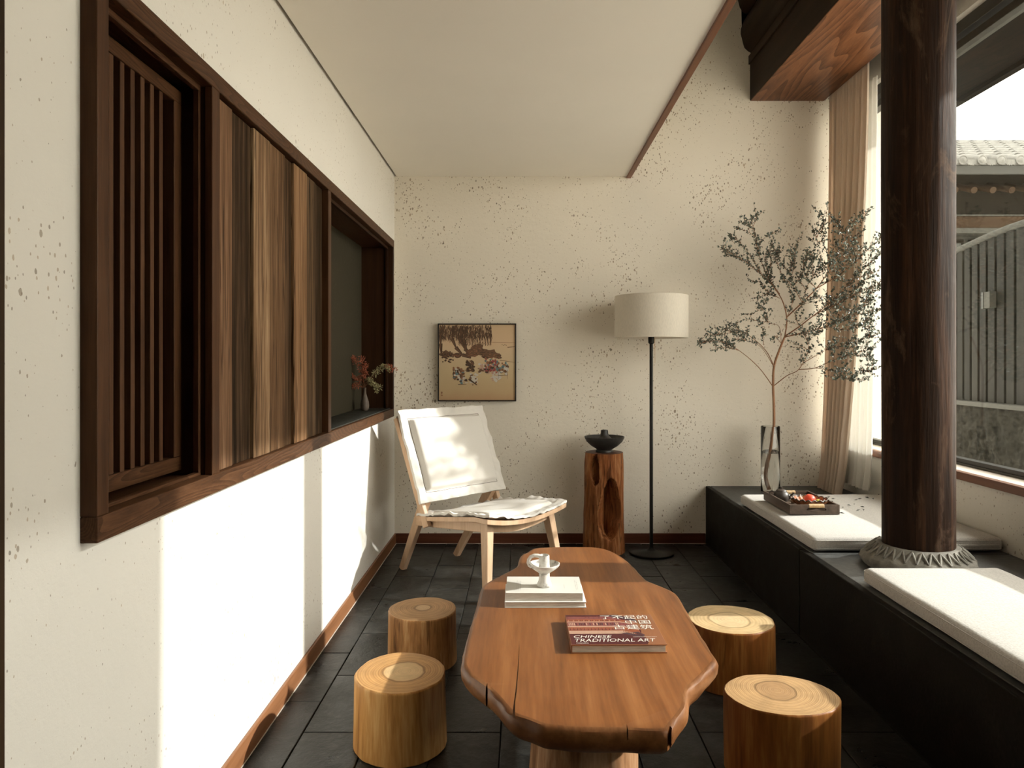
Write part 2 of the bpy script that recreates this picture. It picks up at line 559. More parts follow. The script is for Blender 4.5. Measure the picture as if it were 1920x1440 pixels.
def lathe(profile, n=48, bm=None, warp=None, cap=True):
    nb = bm if bm is not None else bmesh.new()
    rings = []
    for r, z in profile:
        ring = []
        for i in range(n):
            a = 2 * math.pi * i / n
            rr, zz = (r, z) if warp is None else warp(r, z, a)
            ring.append(nb.verts.new((rr * math.cos(a), rr * math.sin(a), zz)))
        rings.append(ring)
    for a, b in zip(rings, rings[1:]):
        for i in range(n):
            nb.faces.new((a[i], a[(i + 1) % n], b[(i + 1) % n], b[i]))
    if cap:
        nb.faces.new(list(reversed(rings[0])))
        nb.faces.new(rings[-1])
    return nb


def tube(pts, radii, n=8, bm=None, cap=True, flat=1.0):
    nb = bm if bm is not None else bmesh.new()
    pts = [Vector(p) for p in pts]
    if isinstance(radii, (int, float)):
        radii = [radii] * len(pts)
    rings = []
    up = None
    for i, p in enumerate(pts):
        t = (pts[min(i + 1, len(pts) - 1)] - pts[max(i - 1, 0)])
        if t.length < 1e-9:
            t = Vector((0, 0, 1))
        t.normalize()
        if up is None:
            ref = Vector((0, 0, 1)) if abs(t.z) < .9 else Vector((1, 0, 0))
            up = t.cross(ref).normalized()
        else:
            up = (up - t * up.dot(t))
            if up.length < 1e-6:
                up = t.orthogonal()
            up.normalize()
        sd = t.cross(up)
        rings.append([nb.verts.new(p + (up * math.cos(2 * math.pi * k / n) + sd * math.sin(2 * math.pi * k / n) * flat) * radii[i])
                      for k in range(n)])
    for a, b in zip(rings, rings[1:]):
        for k in range(n):
            nb.faces.new((a[k], a[(k + 1) % n], b[(k + 1) % n], b[k]))
    if cap:
        nb.faces.new(list(reversed(rings[0])))
        nb.faces.new(rings[-1])
    return nb


def bar(p0, p1, w0, d0, w1=None, d1=None, side=(1, 0, 0), bev=.004, bm=None):
    """square-section stick from p0 to p1; side = direction of its width"""
    nb = bm if bm is not None else bmesh.new()
    p0, p1 = Vector(p0), Vector(p1)
    w1 = w0 if w1 is None else w1
    d1 = d0 if d1 is None else d1
    t = (p1 - p0).normalized()
    s = Vector(side)
    s = (s - t * s.dot(t)).normalized()
    u = t.cross(s)
    vs = []
    for p, w, d in ((p0, w0, d0), (p1, w1, d1)):
        for a, b in ((-1, -1), (1, -1), (1, 1), (-1, 1)):
            vs.append(nb.verts.new(p + s * a * w / 2 + u * b * d / 2))
    fs = [nb.faces.new([vs[i] for i in q]) for q in ((3, 2, 1, 0), (4, 5, 6, 7), (0, 1, 5, 4), (1, 2, 6, 5), (2, 3, 7, 6), (3, 0, 4, 7))]
    if bev:
        bmesh.ops.bevel(nb, geom=list({e for f_ in fs for e in f_.edges}), offset=bev, segments=2, profile=.5, affect='EDGES')
    return nb


def prism(pts, z0, z1, bm=None, bev=0.0):
    nb = bm if bm is not None else bmesh.new()
    a = [nb.verts.new((x, y, z0)) for x, y in pts]
    b = [nb.verts.new((x, y, z1)) for x, y in pts]
    n = len(pts)
    nb.faces.new(list(reversed(a)))
    nb.faces.new(b)
    for i in range(n):
        nb.faces.new((a[i], a[(i + 1) % n], b[(i + 1) % n], b[i]))
    if bev:
        bmesh.ops.bevel(nb, geom=list(nb.edges), offset=bev, segments=2, profile=.5, affect='EDGES')
    return nb


def grid_solid(fn_top, fn_bot, nu, nv, bm=None):
    """closed solid between two sampled surfaces; fn(u, v) with u, v in 0..1"""
    nb = bm if bm is not None else bmesh.new()
    T = [[nb.verts.new(fn_top(i / nu, j / nv)) for j in range(nv + 1)] for i in range(nu + 1)]
    B = [[nb.verts.new(fn_bot(i / nu, j / nv)) for j in range(nv + 1)] for i in range(nu + 1)]
    for i in range(nu):
        for j in range(nv):
            nb.faces.new((T[i][j], T[i + 1][j], T[i + 1][j + 1], T[i][j + 1]))
            nb.faces.new((B[i][j], B[i][j + 1], B[i + 1][j + 1], B[i + 1][j]))
    for i in range(nu):
        nb.faces.new((T[i][0], B[i][0], B[i + 1][0], T[i + 1][0]))
        nb.faces.new((T[i][nv], T[i + 1][nv], B[i + 1][nv], B[i][nv]))
    for j in range(nv):
        nb.faces.new((T[0][j], T[0][j + 1], B[0][j + 1], B[0][j]))
        nb.faces.new((T[nu][j], B[nu][j], B[nu][j + 1], T[nu][j + 1]))
    return nb


def nz(x, y=0.0, z=0.0):
    return mnoise.noise(Vector((x, y, z)))


def sstep(a, b, x):
    t = max(0.0, min(1.0, (x - a) / (b - a)))
    return t * t * (3 - 2 * t)


def bake_boolean(obj, cutters):
    """cut the cutters (objects) out of obj and keep the result as plain mesh"""
    for c in cutters:
        md = obj.modifiers.new('cut', 'BOOLEAN')
        md.operation = 'DIFFERENCE'
        md.solver = 'EXACT'
        md.object = c
    bpy.context.view_layer.update()
    dg = bpy.context.evaluated_depsgraph_get()
    me = bpy.data.meshes.new_from_object(obj.evaluated_get(dg))
    obj.modifiers.clear()
    obj.data = me
    for c in cutters:
        bpy.data.objects.remove(c)


# ================================================================== SETTING
XL, YB, ZC = -0.805, 4.56, 2.322          # left wall, back wall, ceiling
XE = 0.676                                # where the lowered ceiling stops
XR = 2.0                                  # right parapet wall
ZTOP = 3.75
# left wall opening for the wooden frame
FY0, FY1, FZ0, FZ1 = 1.3125, 4.37, 0.818, 1.885
XF = -0.773                               # face of the frame

bm = bmesh.new()
box(XL - .3, XL, 1.115, FY0 + .01, 0, ZC + .06, bm=bm)
box(XL - .3, XL, FY1 - .01, YB + .2, 0, ZC + .06, bm=bm)
box(XL - .3, XL, FY0 + .01, FY1 - .01, 0, FZ0 + .01, bm=bm)
box(XL - .3, XL, FY0 + .01, FY1 - .01, FZ1 - .01, ZC + .06, bm=bm)
struct(link('wall_left', bm, M['plaster_left']))
struct(link('wall_back', box(XL - .3, 2.45, YB, YB + .2, -.02, ZTOP + .1), M['plaster_back']))
bm = box(-2.4, -2.2, -2.7, 1.0, 0, ZTOP)
struct(link('wall_side', bm, M['plaster_left']))
struct(link('wall_rear', box(-2.4, 2.45, -2.9, -2.7, 0, ZTOP), M['plaster_rear']))
struct(link('trim_1', box(-.90, -.797, .98, 1.113, 0, ZC + .05, .004), M['far_post']))
bm = box(-2.4, -.9, .98, 1.11, 0, ZC + .05)
struct(link('wall_return', bm, M['plaster_left']))
# ceiling with a shadow gap along the left wall
bm = box(XL + .014, XE - .012, -2.7, YB, ZC, ZC + .03)
box(-2.4, XL - .02, -2.7, 1.0, ZC, ZC + .03, bm=bm)
struct(link('ceiling', bm, M['ceiling']))
struct(link('ceiling_gap', box(XL - .02, XL + .03, -2.7, YB, ZC + .031, ZC + .05), M['gap']))
struct(link('trim_2', box(XE - .012, XE + .016, -2.7, YB, ZC - .012, ZC + .05, .002), M['trim_wood']))
struct(link('wall_fascia', box(XE - .06, XE + .008, -2.7, YB, ZC + .05, ZTOP), M['plaster_back']))
struct(link('ceiling_upper', box(-2.4, 2.45, -2.9, YB + .2, ZTOP, ZTOP + .1), M['under_eave']))

# floor: bed plus slate tiles laid in running bond
floor = struct(link('floor', box(-2.4, 2.25, -2.9, YB + .1, -.12, -.006), M['grout']))
TW, TL, JX, JY = .2045, .406, -.678, 2.437
tile_cache = {}
def tile_mesh(w, l):
    k = (round(w, 3), round(l, 3))
    if k not in tile_cache:
        me = bpy.data.meshes.new('floor_tile')
        b = box(-w / 2, w / 2, -l / 2, l / 2, -.012, 0, .0018, seg=1)
        b.to_mesh(me)
        b.free()
        me.materials.append(M['slate'])
        tile_cache[k] = me
    return tile_cache[k]

trnd = random.Random(3)
for ci in range(-1, 9):
    x0, x1 = JX + ci * TW, JX + (ci + 1) * TW
    x0, x1 = max(x0, XL + .011), min(x1, 1.163)
    if x1 - x0 < .02:
        continue
    off = JY + (0 if ci % 2 else TL / 2)
    k = -6
    while off + k * TL < YB:
        y0, y1 = off + k * TL, off + (k + 1) * TL
        k += 1
        y0, y1 = max(y0, .62), min(y1, YB - .011)
        if y1 - y0 < .03:
            continue
        g = .0035
        link('floor_tile', tile_mesh(x1 - x0 - g, y1 - y0 - g), None, floor,
             loc=((x0 + x1) / 2, (y0 + y1) / 2, trnd.uniform(-.0008, .0008)),
             rot=(trnd.uniform(-.0016, .0016), trnd.uniform(-.0016, .0016), 0))
# plain slate continues towards and behind the camera
link('floor_slate_sheet', box(-2.2, 1.163, -2.7, .615, -.006, -.001), M['slate'], floor)

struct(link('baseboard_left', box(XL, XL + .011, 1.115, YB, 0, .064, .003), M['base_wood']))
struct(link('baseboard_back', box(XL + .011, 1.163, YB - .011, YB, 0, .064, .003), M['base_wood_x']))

link('caulk_line', box(XL + .011, XL + .0135, 1.115, YB - .011, -.004, .002), M['sill_top'], floor)
link('caulk_line', box(XL + .0135, 1.163, YB - .0135, YB - .011, -.004, .002), M['sill_top'], floor)
# right side: parapet, window, head, wall above
WY0, WY1, XG = 0.10, 4.50, 2.14  # window runs on unseen towards the camera, opened for extra fill light
bm = box(XR, 2.25, -2.7, YB, 0, .615)
box(XR, 2.25, -2.7, WY0, .615, ZTOP, bm=bm)
box(XR + .06, 2.25, WY0, YB, 2.78, ZTOP, bm=bm)
box(XR + .06, 2.25, WY1, YB, .615, 2.78, bm=bm)
struct(link('wall_right', bm, M['plaster_left']))
win = struct(empty('window_1', (XG, 2.9, .652)))
def wpart(name, b, m):
    b.transform(Matrix.Translation((-XG, -2.9, -.652)))
    return link(name, b, m, win)
wpart('window_board', box(XR - .02, XR + .012, WY0, YB, .615, .652, .003), M['sill_wood'])
wpart('window_sill', box(XR + .012, XG + .07, WY0, YB, .615, .651), M['sill_top'])
wpart('frame_rail', box(XG - .015, XG + .03, WY0, WY1, .652, .682, .003), M['window_frame'])
wpart('frame_bead', box(XG - .022, XG - .014, WY0, WY1, .652, .662), M['head_frame'])
wpart('frame_stile', box(XG - .015, XG + .03, WY1 - .04, WY1, .682, 2.74, .003), M['window_frame'])
wpart('frame_stile', box(XG - .015, XG + .03, WY0, WY0 + .04, .682, 2.74, .003), M['window_frame'])
wpart('frame_head', box(XG - .03, XG + .03, WY0, WY1, 2.66, 2.70, .003), M['head_frame'])
wpart('frame_head', box(XG - .045, XG + .03, WY0, WY1, 2.72, 2.78, .003), M['head_frame'])
wpart('pane', box(XG + .002, XG + .006, WY0 + .03, WY1 - .03, .68, 2.67), M['window_glass'])

# ------------------------------------------------------------------ stone platform
PX, PZ = 1.165, .363
pl = tag(empty('stone_platform', (PX, 2.8, 0)), 'long black stone platform seat running below the window', 'platform')
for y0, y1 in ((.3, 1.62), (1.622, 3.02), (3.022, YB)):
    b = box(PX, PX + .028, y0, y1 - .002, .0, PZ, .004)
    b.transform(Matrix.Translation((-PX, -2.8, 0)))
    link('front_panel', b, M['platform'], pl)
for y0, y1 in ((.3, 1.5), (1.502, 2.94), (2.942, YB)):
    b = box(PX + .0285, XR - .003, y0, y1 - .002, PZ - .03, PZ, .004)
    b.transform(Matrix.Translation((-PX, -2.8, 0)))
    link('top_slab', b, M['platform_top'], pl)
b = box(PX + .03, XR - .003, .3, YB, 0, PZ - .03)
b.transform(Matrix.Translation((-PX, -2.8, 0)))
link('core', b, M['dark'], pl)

# ------------------------------------------------------------------ left wall: frame with lattice, planks and open niche
fr = tag(empty('wall_frame_unit', (XF, 2.84, FZ0)),
         'long dark walnut frame on the left wall holding lattice, old planks and a niche', 'wall frame')
def fpart(name, b, m, parent=None, smooth=0):
    b.transform(Matrix.Translation((-XF, -2.84, -FZ0)))
    return link(name, b, m, parent or fr, smooth)
BX = XL - .16                              # back of the recess
fpart('bottom_rail', box(BX, XF, FY0, FY1, FZ0, FZ0 + .048, .0025), M['frame_wood'])
fpart('top_rail', box(BX, XF, FY0, FY1, FZ1 - .045, FZ1, .0025), M['frame_wood'])
fpart('stile', box(BX, XF - .0005, FY0, FY0 + .038, FZ0 + .048, FZ1 - .045, .0025), M['frame_wood_v'])
fpart('stile', box(BX, XF - .0005, FY1 - .04, FY1, FZ0 + .048, FZ1 - .045, .0025), M['jamb_wood'])
fpart('mullion', box(XL + .012, XF - .0008, 1.802, 1.846, FZ0 + .048, FZ1 - .045, .002), M['frame_wood_v'])
fpart('jamb', box(BX, XL + .010, 1.806, 1.842, FZ0 + .048, FZ1 - .045, .001), M['jamb_wood'])
fpart('mullion', box(XL - .05, XF - .0008, 2.884, 2.928, FZ0 + .048, FZ1 - .045, .002), M['frame_wood_v'])
fpart('jamb', box(BX, XL - .051, 2.886, 2.926, FZ0 + .048, FZ1 - .045, .001), M['jamb_wood'])
# stepped reveal strips inside the first bay and the niche
fpart('reveal_strip', box(XL - .012, XL + .002, FY0 + .038, 1.802, FZ1 - .060, FZ1 - .0455, .001), M['frame_wood'])
fpart('reveal_strip', box(XL - .012, XL + .002, FY0 + .038, 1.802, FZ0 + .0485, FZ0 + .056, .001), M['frame_wood'])
fpart('reveal_strip', box(XL - .012, XL + .002, 2.928, FY1 - .04, FZ1 - .060, FZ1 - .0455, .001), M['jamb_wood'])
fpart('reveal_strip', box(XL - .012, XL + .002, 1.790, 1.8015, FZ0 + .056, FZ1 - .060, .001), M['frame_wood_v'])
fpart('reveal_strip', box(XL - .012, XL + .002, FY1 - .052, FY1 - .0405, FZ0 + .054, FZ1 - .060, .001), M['jamb_wood'])
# lattice screen
LX = -.850
lat = fpart('lattice_screen', box(LX - .028, LX, FY0 + .042, 1.80, FZ0 + .062, FZ0 + .097, .002), M['frame_wood'])
fpart('lattice_rail', box(LX - .028, LX, FY0 + .042, 1.80, FZ1 - .095, FZ1 - .062, .002), M['frame_wood'], lat)
fpart('lattice_stile', box(LX - .028, LX, 1.762, 1.80, FZ0 + .097, FZ1 - .095, .002), M['frame_wood_v'], lat)
for i in range(9):
    yy = 1.6965 - i * .0415
    fpart('slat', box(LX - .022, LX - .003, yy - .0005, yy + .0165, FZ0 + .097, FZ1 - .095, .0015), M['lattice_wood'], lat)
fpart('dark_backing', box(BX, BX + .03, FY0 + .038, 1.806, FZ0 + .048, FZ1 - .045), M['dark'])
# old planks
edges = [1.846, 1.959, 2.105, 2.247, 2.400, 2.482, 2.633, 2.763, 2.868]
for i, (a, b_) in enumerate(zip(edges, edges[1:])):
    xp = -.786 + [.000, -.006, .003, -.001, -.007, .002, -.004, -.008][i]
    fpart('plank', box(xp - .022, xp, a + .0022, b_ - .0022, FZ0 + .0485, FZ1 - .050, .003), PL[i])
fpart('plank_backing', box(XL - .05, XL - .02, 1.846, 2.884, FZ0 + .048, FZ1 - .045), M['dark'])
# niche
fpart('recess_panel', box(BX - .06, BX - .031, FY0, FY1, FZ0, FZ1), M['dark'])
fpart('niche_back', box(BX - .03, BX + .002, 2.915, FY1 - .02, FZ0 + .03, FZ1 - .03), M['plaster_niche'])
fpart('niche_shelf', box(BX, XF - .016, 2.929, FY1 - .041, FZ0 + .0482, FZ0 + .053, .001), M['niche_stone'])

# ------------------------------------------------------------------ timber over the window
bmt = tag(empty('boxed_beam', (1.68, 3.0, 2.80)), 'boxed dark timber beam with brown grained soffit above the column', 'beam')
def ppart(par, o, name, b, m, smooth=0):
    b.transform(Matrix.Translation((-o[0], -o[1], -o[2])))
    return link(name, b, m, par, smooth)
bo = (1.68, 3.0, 2.80)
ppart(bmt, bo, 'soffit_board', box(1.450, 1.915, -2.7, YB, 2.80, 2.83, .002), M['soffit'])
ppart(bmt, bo, 'side_board', box(1.446, 1.475, -2.7, YB, 2.802, 3.09, .002), M['beam'])
ppart(bmt, bo, 'side_board', box(1.885, 1.915, -2.7, YB, 2.831, 3.70, .002), M['beam'])
ppart(bmt, bo, 'cover_strip', box(1.436, 1.4458, -2.7, YB, 3.03, 3.085, .002), M['beam'])
# round purlin stack above, two lobes
pr = [(1.475, 3.09)]
for cz, rz, rx in ((3.225, .125, .085), (3.455, .125, .105)):
    for k in range(13):
        a = -math.pi / 2 + math.pi * k / 12
        pr.append((1.475 - rx * math.cos(a) - .008 * nz(k * 1.3, cz * 7), cz + rz * math.sin(a)))
pr.append((1.475, 3.70))
pr.append((1.85, 3.70))
pr.append((1.85, 3.09))
b = bmesh.new()
A = [b.verts.new((x, -2.7, z)) for x, z in pr]
B = [b.verts.new((x, YB, z)) for x, z in pr]
b.faces.new(A)
b.faces.new(list(reversed(B)))
for i in range(len(pr)):
    j = (i + 1) % len(pr)
    b.faces.new((A[i], B[i], B[j], A[j]))
b.transform(Matrix.Translation((-1.68, -3, -3.3)))
o = link('roof_purlin', b, M['beam'], smooth=40, loc=(1.68, 3, 3.3))
tag(o, 'dark round roof purlins stacked on top of the boxed beam', 'beam')

# ------------------------------------------------------------------ column and carved plinth
CXc, CYc = 1.519, 2.76
b = bmesh.new()
NR, NZ = 72, 60
rings = []
for j in range(NZ + 1):
    z = .452 + (2.80 - .452) * j / NZ
    ring = []
    for i in range(NR):
        a = 2 * math.pi * i / NR
        r = .1265 + .0022 * nz(math.cos(a) * 2.2, math.sin(a) * 2.2, z * .8) + .0016 * nz(math.cos(a) * 9, math.sin(a) * 9, z * .5)
        ca = (a - 4.1)
        r -= .004 * math.exp(-(ca / .02) ** 2) * sstep(1.0, .3, abs(z - 1.0))
        ring.append(b.verts.new((r * math.cos(a), r * math.sin(a), z - .452)))
    rings.append(ring)
for p, q in zip(rings, rings[1:]):
    for i in range(NR):
        b.faces.new((p[i], p[(i + 1) % NR], q[(i + 1) % NR], q[i]))
b.faces.new(list(reversed(rings[0])))
b.faces.new(rings[-1])
o = link('timber_column', b, M['column'], smooth=60, loc=(CXc, CYc, .452))
tag(o, 'round dark lacquered timber column standing on the carved stone plinth', 'column')
plinth = tag(empty('column_plinth', (CXc, CYc, PZ)), 'carved grey stone plinth under the dark timber column', 'plinth')
def pw(r, z, a):
    d = 0
    if .01 < z < .055:
        d = .010 * nz(math.cos(a) * 6, math.sin(a) * 6, z * 40) + .005 * nz(math.cos(a) * 17, math.sin(a) * 17, z * 60)
    return r + d, z
link('drum', lathe([(.178, 0), (.192, .006), (.199, .018), (.199, .03), (.195, .042), (.189, .049), (.182, .054), (.178, .056),
                    (.174, .058), (.150, .082), (.142, .0885), (.136, .0895), (.1, .0895)], 120, warp=pw), M['stone_base'], plinth, 40)
pb = bmesh.new()
# one lotus point: a raised V rib lying on the sloping shoulder
ha = math.pi / 30
for sgn in (-1, 1):
    tube([(.147 * math.cos(ha * sgn), .147 * math.sin(ha * sgn), .0870), (.166, .0078 * sgn, .0705), (.1845, 0, .0525)], [.0040, .0048, .0042], 6, pb)
pet = None
for i in range(30):
    a = 2 * math.pi * i / 30
    if pet is None:
        pet = link('petal', pb, M['stone_base'], plinth, 60, rot=(0, 0, a))
    else:
        c = pet.copy()
        COL.objects.link(c)
        c.rotation_euler = (0, 0, a)

# ------------------------------------------------------------------ seat pads on the platform
def seat_pad(name, x0, x1, y0, y1, z0, th, label, zipper=False, flop=0.0):
    root = tag(empty(name, ((x0 + x1) / 2, (y0 + y1) / 2, z0)), label, 'cushion')
    w, l = (x1 - x0) / 2, (y1 - y0) / 2
    b = box(-w, w, -l, l, .004, th, .0)
    bmesh.ops.bevel(b, geom=list(b.edges), offset=.021, segments=5, profile=.5, affect='EDGES')
    bmesh.ops.subdivide_edges(b, edges=[e for e in b.edges if e.calc_length() > .1], cuts=14, use_grid_fill=True)
    for v_ in b.verts:
        x, y, z = v_.co
        v_.co.z += (.006 * (1 - (x / w) ** 2) * (1 - (y / l) ** 2) + .0025 * nz(x * 6, y * 6, 3)) * (z / th)
        v_.co.x += .004 * nz(y * 5, 1.3) * (abs(x) / w)
        v_.co.y += .004 * nz(x * 5, 2.7) * (abs(y) / l)
    link('pad', b, M['linen'], root, 50)
    b = bmesh.new()
    for zz in (th - .011, .016):
        q = .0032
        pts = []
        c = .021
        for sx, sy in ((1, 1), (-1, 1), (-1, -1), (1, -1)):
            for k in range(5):
                a = math.atan2(sy, sx) - math.pi / 4 + math.pi / 2 * k / 4
                pts.append((sx * (w - c) + (c - .0014) * math.cos(a), sy * (l - c) + (c - .0014) * math.sin(a), zz))
        pts.append(pts[0])
        tube(pts, .0016, 6, b, cap=False)
    link('piping', b, M['linen'], root, 60)
    if zipper:
        link('zipper_flap', box(.13, w - .02, -l - .004, -l + .004, .026, .036, .002), M['linen'], root)
        link('zipper_flap', box(.128, .131, -l - .003, -l + .004, .008, th - .008, .001), M['seam'], root)
    return root

seat_pad('seat_pad', 1.198, 1.985, 2.962, 3.955, PZ, .060,
         'oatmeal linen seat pad carrying the tray, beyond the column', zipper=True)
seat_pad('seat_pad', 1.205, 1.69, 1.45, 2.552, PZ, .060,
         'oatmeal linen seat pad in the foreground, nearer than the column')
PADZ = PZ + .068

# ------------------------------------------------------------------ slab table
TZ = .34
out_px = [(998.6, 1028.7), (1019, 1026), (1060, 1025), (1099, 1025), (1125, 1027), (1146, 1033), (1169, 1045.7), (1186.6, 1060.8), (1201, 1077),
          (1213, 1087.6), (1233, 1096), (1256.6, 1106), (1269.7, 1114.8), (1280, 1131), (1294.5, 1157), (1315, 1192), (1332, 1218),
          (1344, 1236), (1338, 1246), (1318, 1268), (1293, 1292), (1288.5, 1309), (1285.7, 1326), (1274, 1343.6), (1262, 1358),
          (1251, 1370), (1215, 1371), (1175, 1369), (1116.6, 1368), (1073, 1367), (1041, 1363), (1016, 1360), (990, 1350), (963.6, 1341),
          (949, 1329), (931.6, 1308.6), (917, 1293.5), (911, 1289), (893.6, 1276.6), (879, 1265), (869, 1250), (866.8, 1238.7), (873, 1209.5),
          (882, 1174.5), (893.6, 1136.6), (901, 1107), (907, 1096.5), (922.8, 1086), (949, 1073), (967, 1063), (972.4, 1055), (975, 1044), (981, 1038), (987, 1036)]
def to_plane(x, y, z):
    Y = F * (H - z) / (y - CY)
    return ((x - CX) / F * Y, Y)
out_w = [to_plane(x, y, TZ) for x, y in out_px]
# resample the outline with a smooth closed curve
def catmull(pts, sub):
    r = []
    n = len(pts)
    for i in range(n):
        p0, p1, p2, p3 = (Vector(pts[(i + k) % n]) for k in (-1, 0, 1, 2))
        for s in range(sub):
            t = s / sub
            r.append(.5 * ((2 * p1) + (p2 - p0) * t + (2 * p0 - 5 * p1 + 4 * p2 - p3) * t * t + (3 * p1 - p0 - 3 * p2 + p3) * t ** 3))
    return r
TC = Vector((.17, 2.2))
crv = [Vector((p.x, p.y)) - TC for p in catmull([(a, b_) for a, b_ in out_w], 3)]
def offset(poly, d):
    n = len(poly)
    res = []
    for i in range(n):
        t = (poly[(i + 1) % n] - poly[i - 1])
        t.normalize()
        res.append(poly[i] + Vector((-t.y, t.x)) * d)
    return res
area = sum(crv[i].x * crv[(i + 1) % len(crv)].y - crv[(i + 1) % len(crv)].x * crv[i].y for i in range(len(crv)))
sg = 1 if area > 0 else -1
table = tag(empty('slab_table', (TC.x, TC.y, 0)), 'low live-edge brown wooden slab table in the middle of the room', 'table')
TH = .058
b = bmesh.new()
prof = [(.012, TZ), (.004, TZ - .0012), (.0, TZ - .005), (-.004, TZ - .016), (-.003, TZ - .034), (.004, TZ - .048), (.014, TZ - TH)]
rings = []
for d, z in prof:
    pts = offset(crv, d * sg)
    rings.append([b.verts.new((p.x + .003 * nz(p.x * 22, p.y * 22, z * 40) * (z < TZ - .004), p.y + .003 * nz(p.y * 22, p.x * 22, z * 40 + 5) * (z < TZ - .004), z))
                  for p in pts])
n = len(crv)
ftop = b.faces.new(rings[0])
fbot = b.faces.new(rings[-1])
for p, q in zip(rings, rings[1:]):
    for i in range(n):
        fc = b.faces.new((p[i], q[i], q[(i + 1) % n], p[(i + 1) % n]))
        fc.material_index = 1
ftop.material_index = 0
fbot.material_index = 1
bmesh.ops.triangulate(b, faces=[ftop, fbot])
slab = link('slab', b, [M['slab'], M['slab_edge']], None, 35)
# drying cracks cut into the slab
def crack(pts_l, z0, z1):
    c = bmesh.new()
    prism([(x - TC.x, y - TC.y) for x, y in pts_l], z0, z1, c)
    bmesh.ops.recalc_face_normals(c, faces=c.faces)
    return link('cutter', c, M['slab_edge'])
cl = [to_plane(*q, TZ) for q in ((960, 1352), (961.5, 1330), (967, 1290), (970.5, 1255), (974.5, 1194), (972, 1255), (969.5, 1290), (966, 1318), (965.5, 1352))]
cr1 = crack(cl, TZ - .006, TZ + .02)
cr2 = crack([to_plane(*q, TZ) for q in ((908.5, 1300), (911, 1288), (913.5, 1280), (914.5, 1292), (913, 1302))], TZ - .09, TZ + .02)
cr3 = crack([to_plane(*q, TZ) for q in ((1175, 1380), (1175.5, 1366), (1174.5, 1357), (1177.5, 1366), (1178.5, 1380))], TZ - .02, TZ + .02)
cr4 = crack([to_plane(*q, TZ) for q in ((1251, 1385), (1251.5, 1366), (1256, 1360), (1260, 1362), (1256, 1385))], TZ - .09, TZ + .02)
bake_boolean(slab, [cr1, cr2, cr3, cr4])
slab.parent = table
# two root-wood trunks carry the slab
for k, (dx, dy, rx, ry) in enumerate(((-.005, -.37, .125, .12), (-.03, .42, .12, .12))):
    b = bmesh.new()
    N_, L_ = 56, 14
    rings = []
    for j in range(L_ + 1):
        z = (TZ - TH + .003) * j / L_
        ring = []
        for i in range(N_):
            a = 2 * math.pi * i / N_
            s = 1 + .16 * nz(math.cos(a) * 1.7 + k * 5, math.sin(a) * 1.7, z * 3) + .10 * abs(nz(math.cos(a) * 6, math.sin(a) * 6, z * 2 + k)) \
                - .18 * math.exp(-((a - 5.55) / .07) ** 2) + .12 * (1 - z / .3) ** 2
            ring.append(b.verts.new((dx + rx * s * math.cos(a), dy + ry * s * math.sin(a), z)))
        rings.append(ring)
    for p, q in zip(rings, rings[1:]):
        for i in range(N_):
            b.faces.new((p[i], p[(i + 1) % N_], q[(i + 1) % N_], q[i]))
    b.faces.new(list(reversed(rings[0])))
    b.faces.new(rings[-1])
    link('trunk_leg', b, M['root'], table, 50)

# ------------------------------------------------------------------ log stools
def log_stool(x, y, rx, ry, h, rot, seed, top_mat, side_mat, label, taper=.04):
    root = tag(empty('log_stool', (x, y, 0), rot), label, 'stool', 'log stools around the slab table')
    N_, L_ = 64, 16
    def rad(a, z):
        s = 1 + .035 * nz(math.cos(a) * 1.3 + seed, math.sin(a) * 1.3, seed) + .014 * nz(math.cos(a) * 4 + seed, math.sin(a) * 4, z * 3)
        s += .008 * nz(math.cos(a) * 11, math.sin(a) * 11 + seed, z * 2.5) + taper * (1 - z / h) ** 1.5
        return s
    b = bmesh.new()
    rings = []
    zs = [0, .004] + [h * k / L_ for k in range(1, L_)] + [h - .006, h - .0025, h - .0006]
    for z in zs:
        ins = 1.0
        if z <= .0001: ins = .975
        if z > h - .003: ins = .992
        if z > h - .001: ins = .975
        rings.append([b.verts.new((rx * ins * rad(2 * math.pi * i / N_, z) * math.cos(2 * math.pi * i / N_),
                                   ry * ins * rad(2 * math.pi * i / N_, z) * math.sin(2 * math.pi * i / N_), z)) for i in range(N_)])
    for p, q in zip(rings, rings[1:]):
        for i in range(N_):
            b.faces.new((p[i], p[(i + 1) % N_], q[(i + 1) % N_], q[i]))
    b.faces.new(list(reversed(rings[0])))
    edge = [v_.co.copy() for v_ in rings[-1]]
    link('trunk', b, side_mat, root, 40)
    b = bmesh.new()
    e = [b.verts.new(c) for c in edge]
    e2 = [b.verts.new((c.x * .97, c.y * .97, h)) for c in edge]
    e3 = [b.verts.new((c.x * .5, c.y * .5, h)) for c in edge]
    for p, q in ((e, e2), (e2, e3)):
        for i in range(N_):
            b.faces.new((p[i], p[(i + 1) % N_], q[(i + 1) % N_], q[i]))
    b.faces.new(e3)
    link('cut_top', b, top_mat, root, 50)
    return root

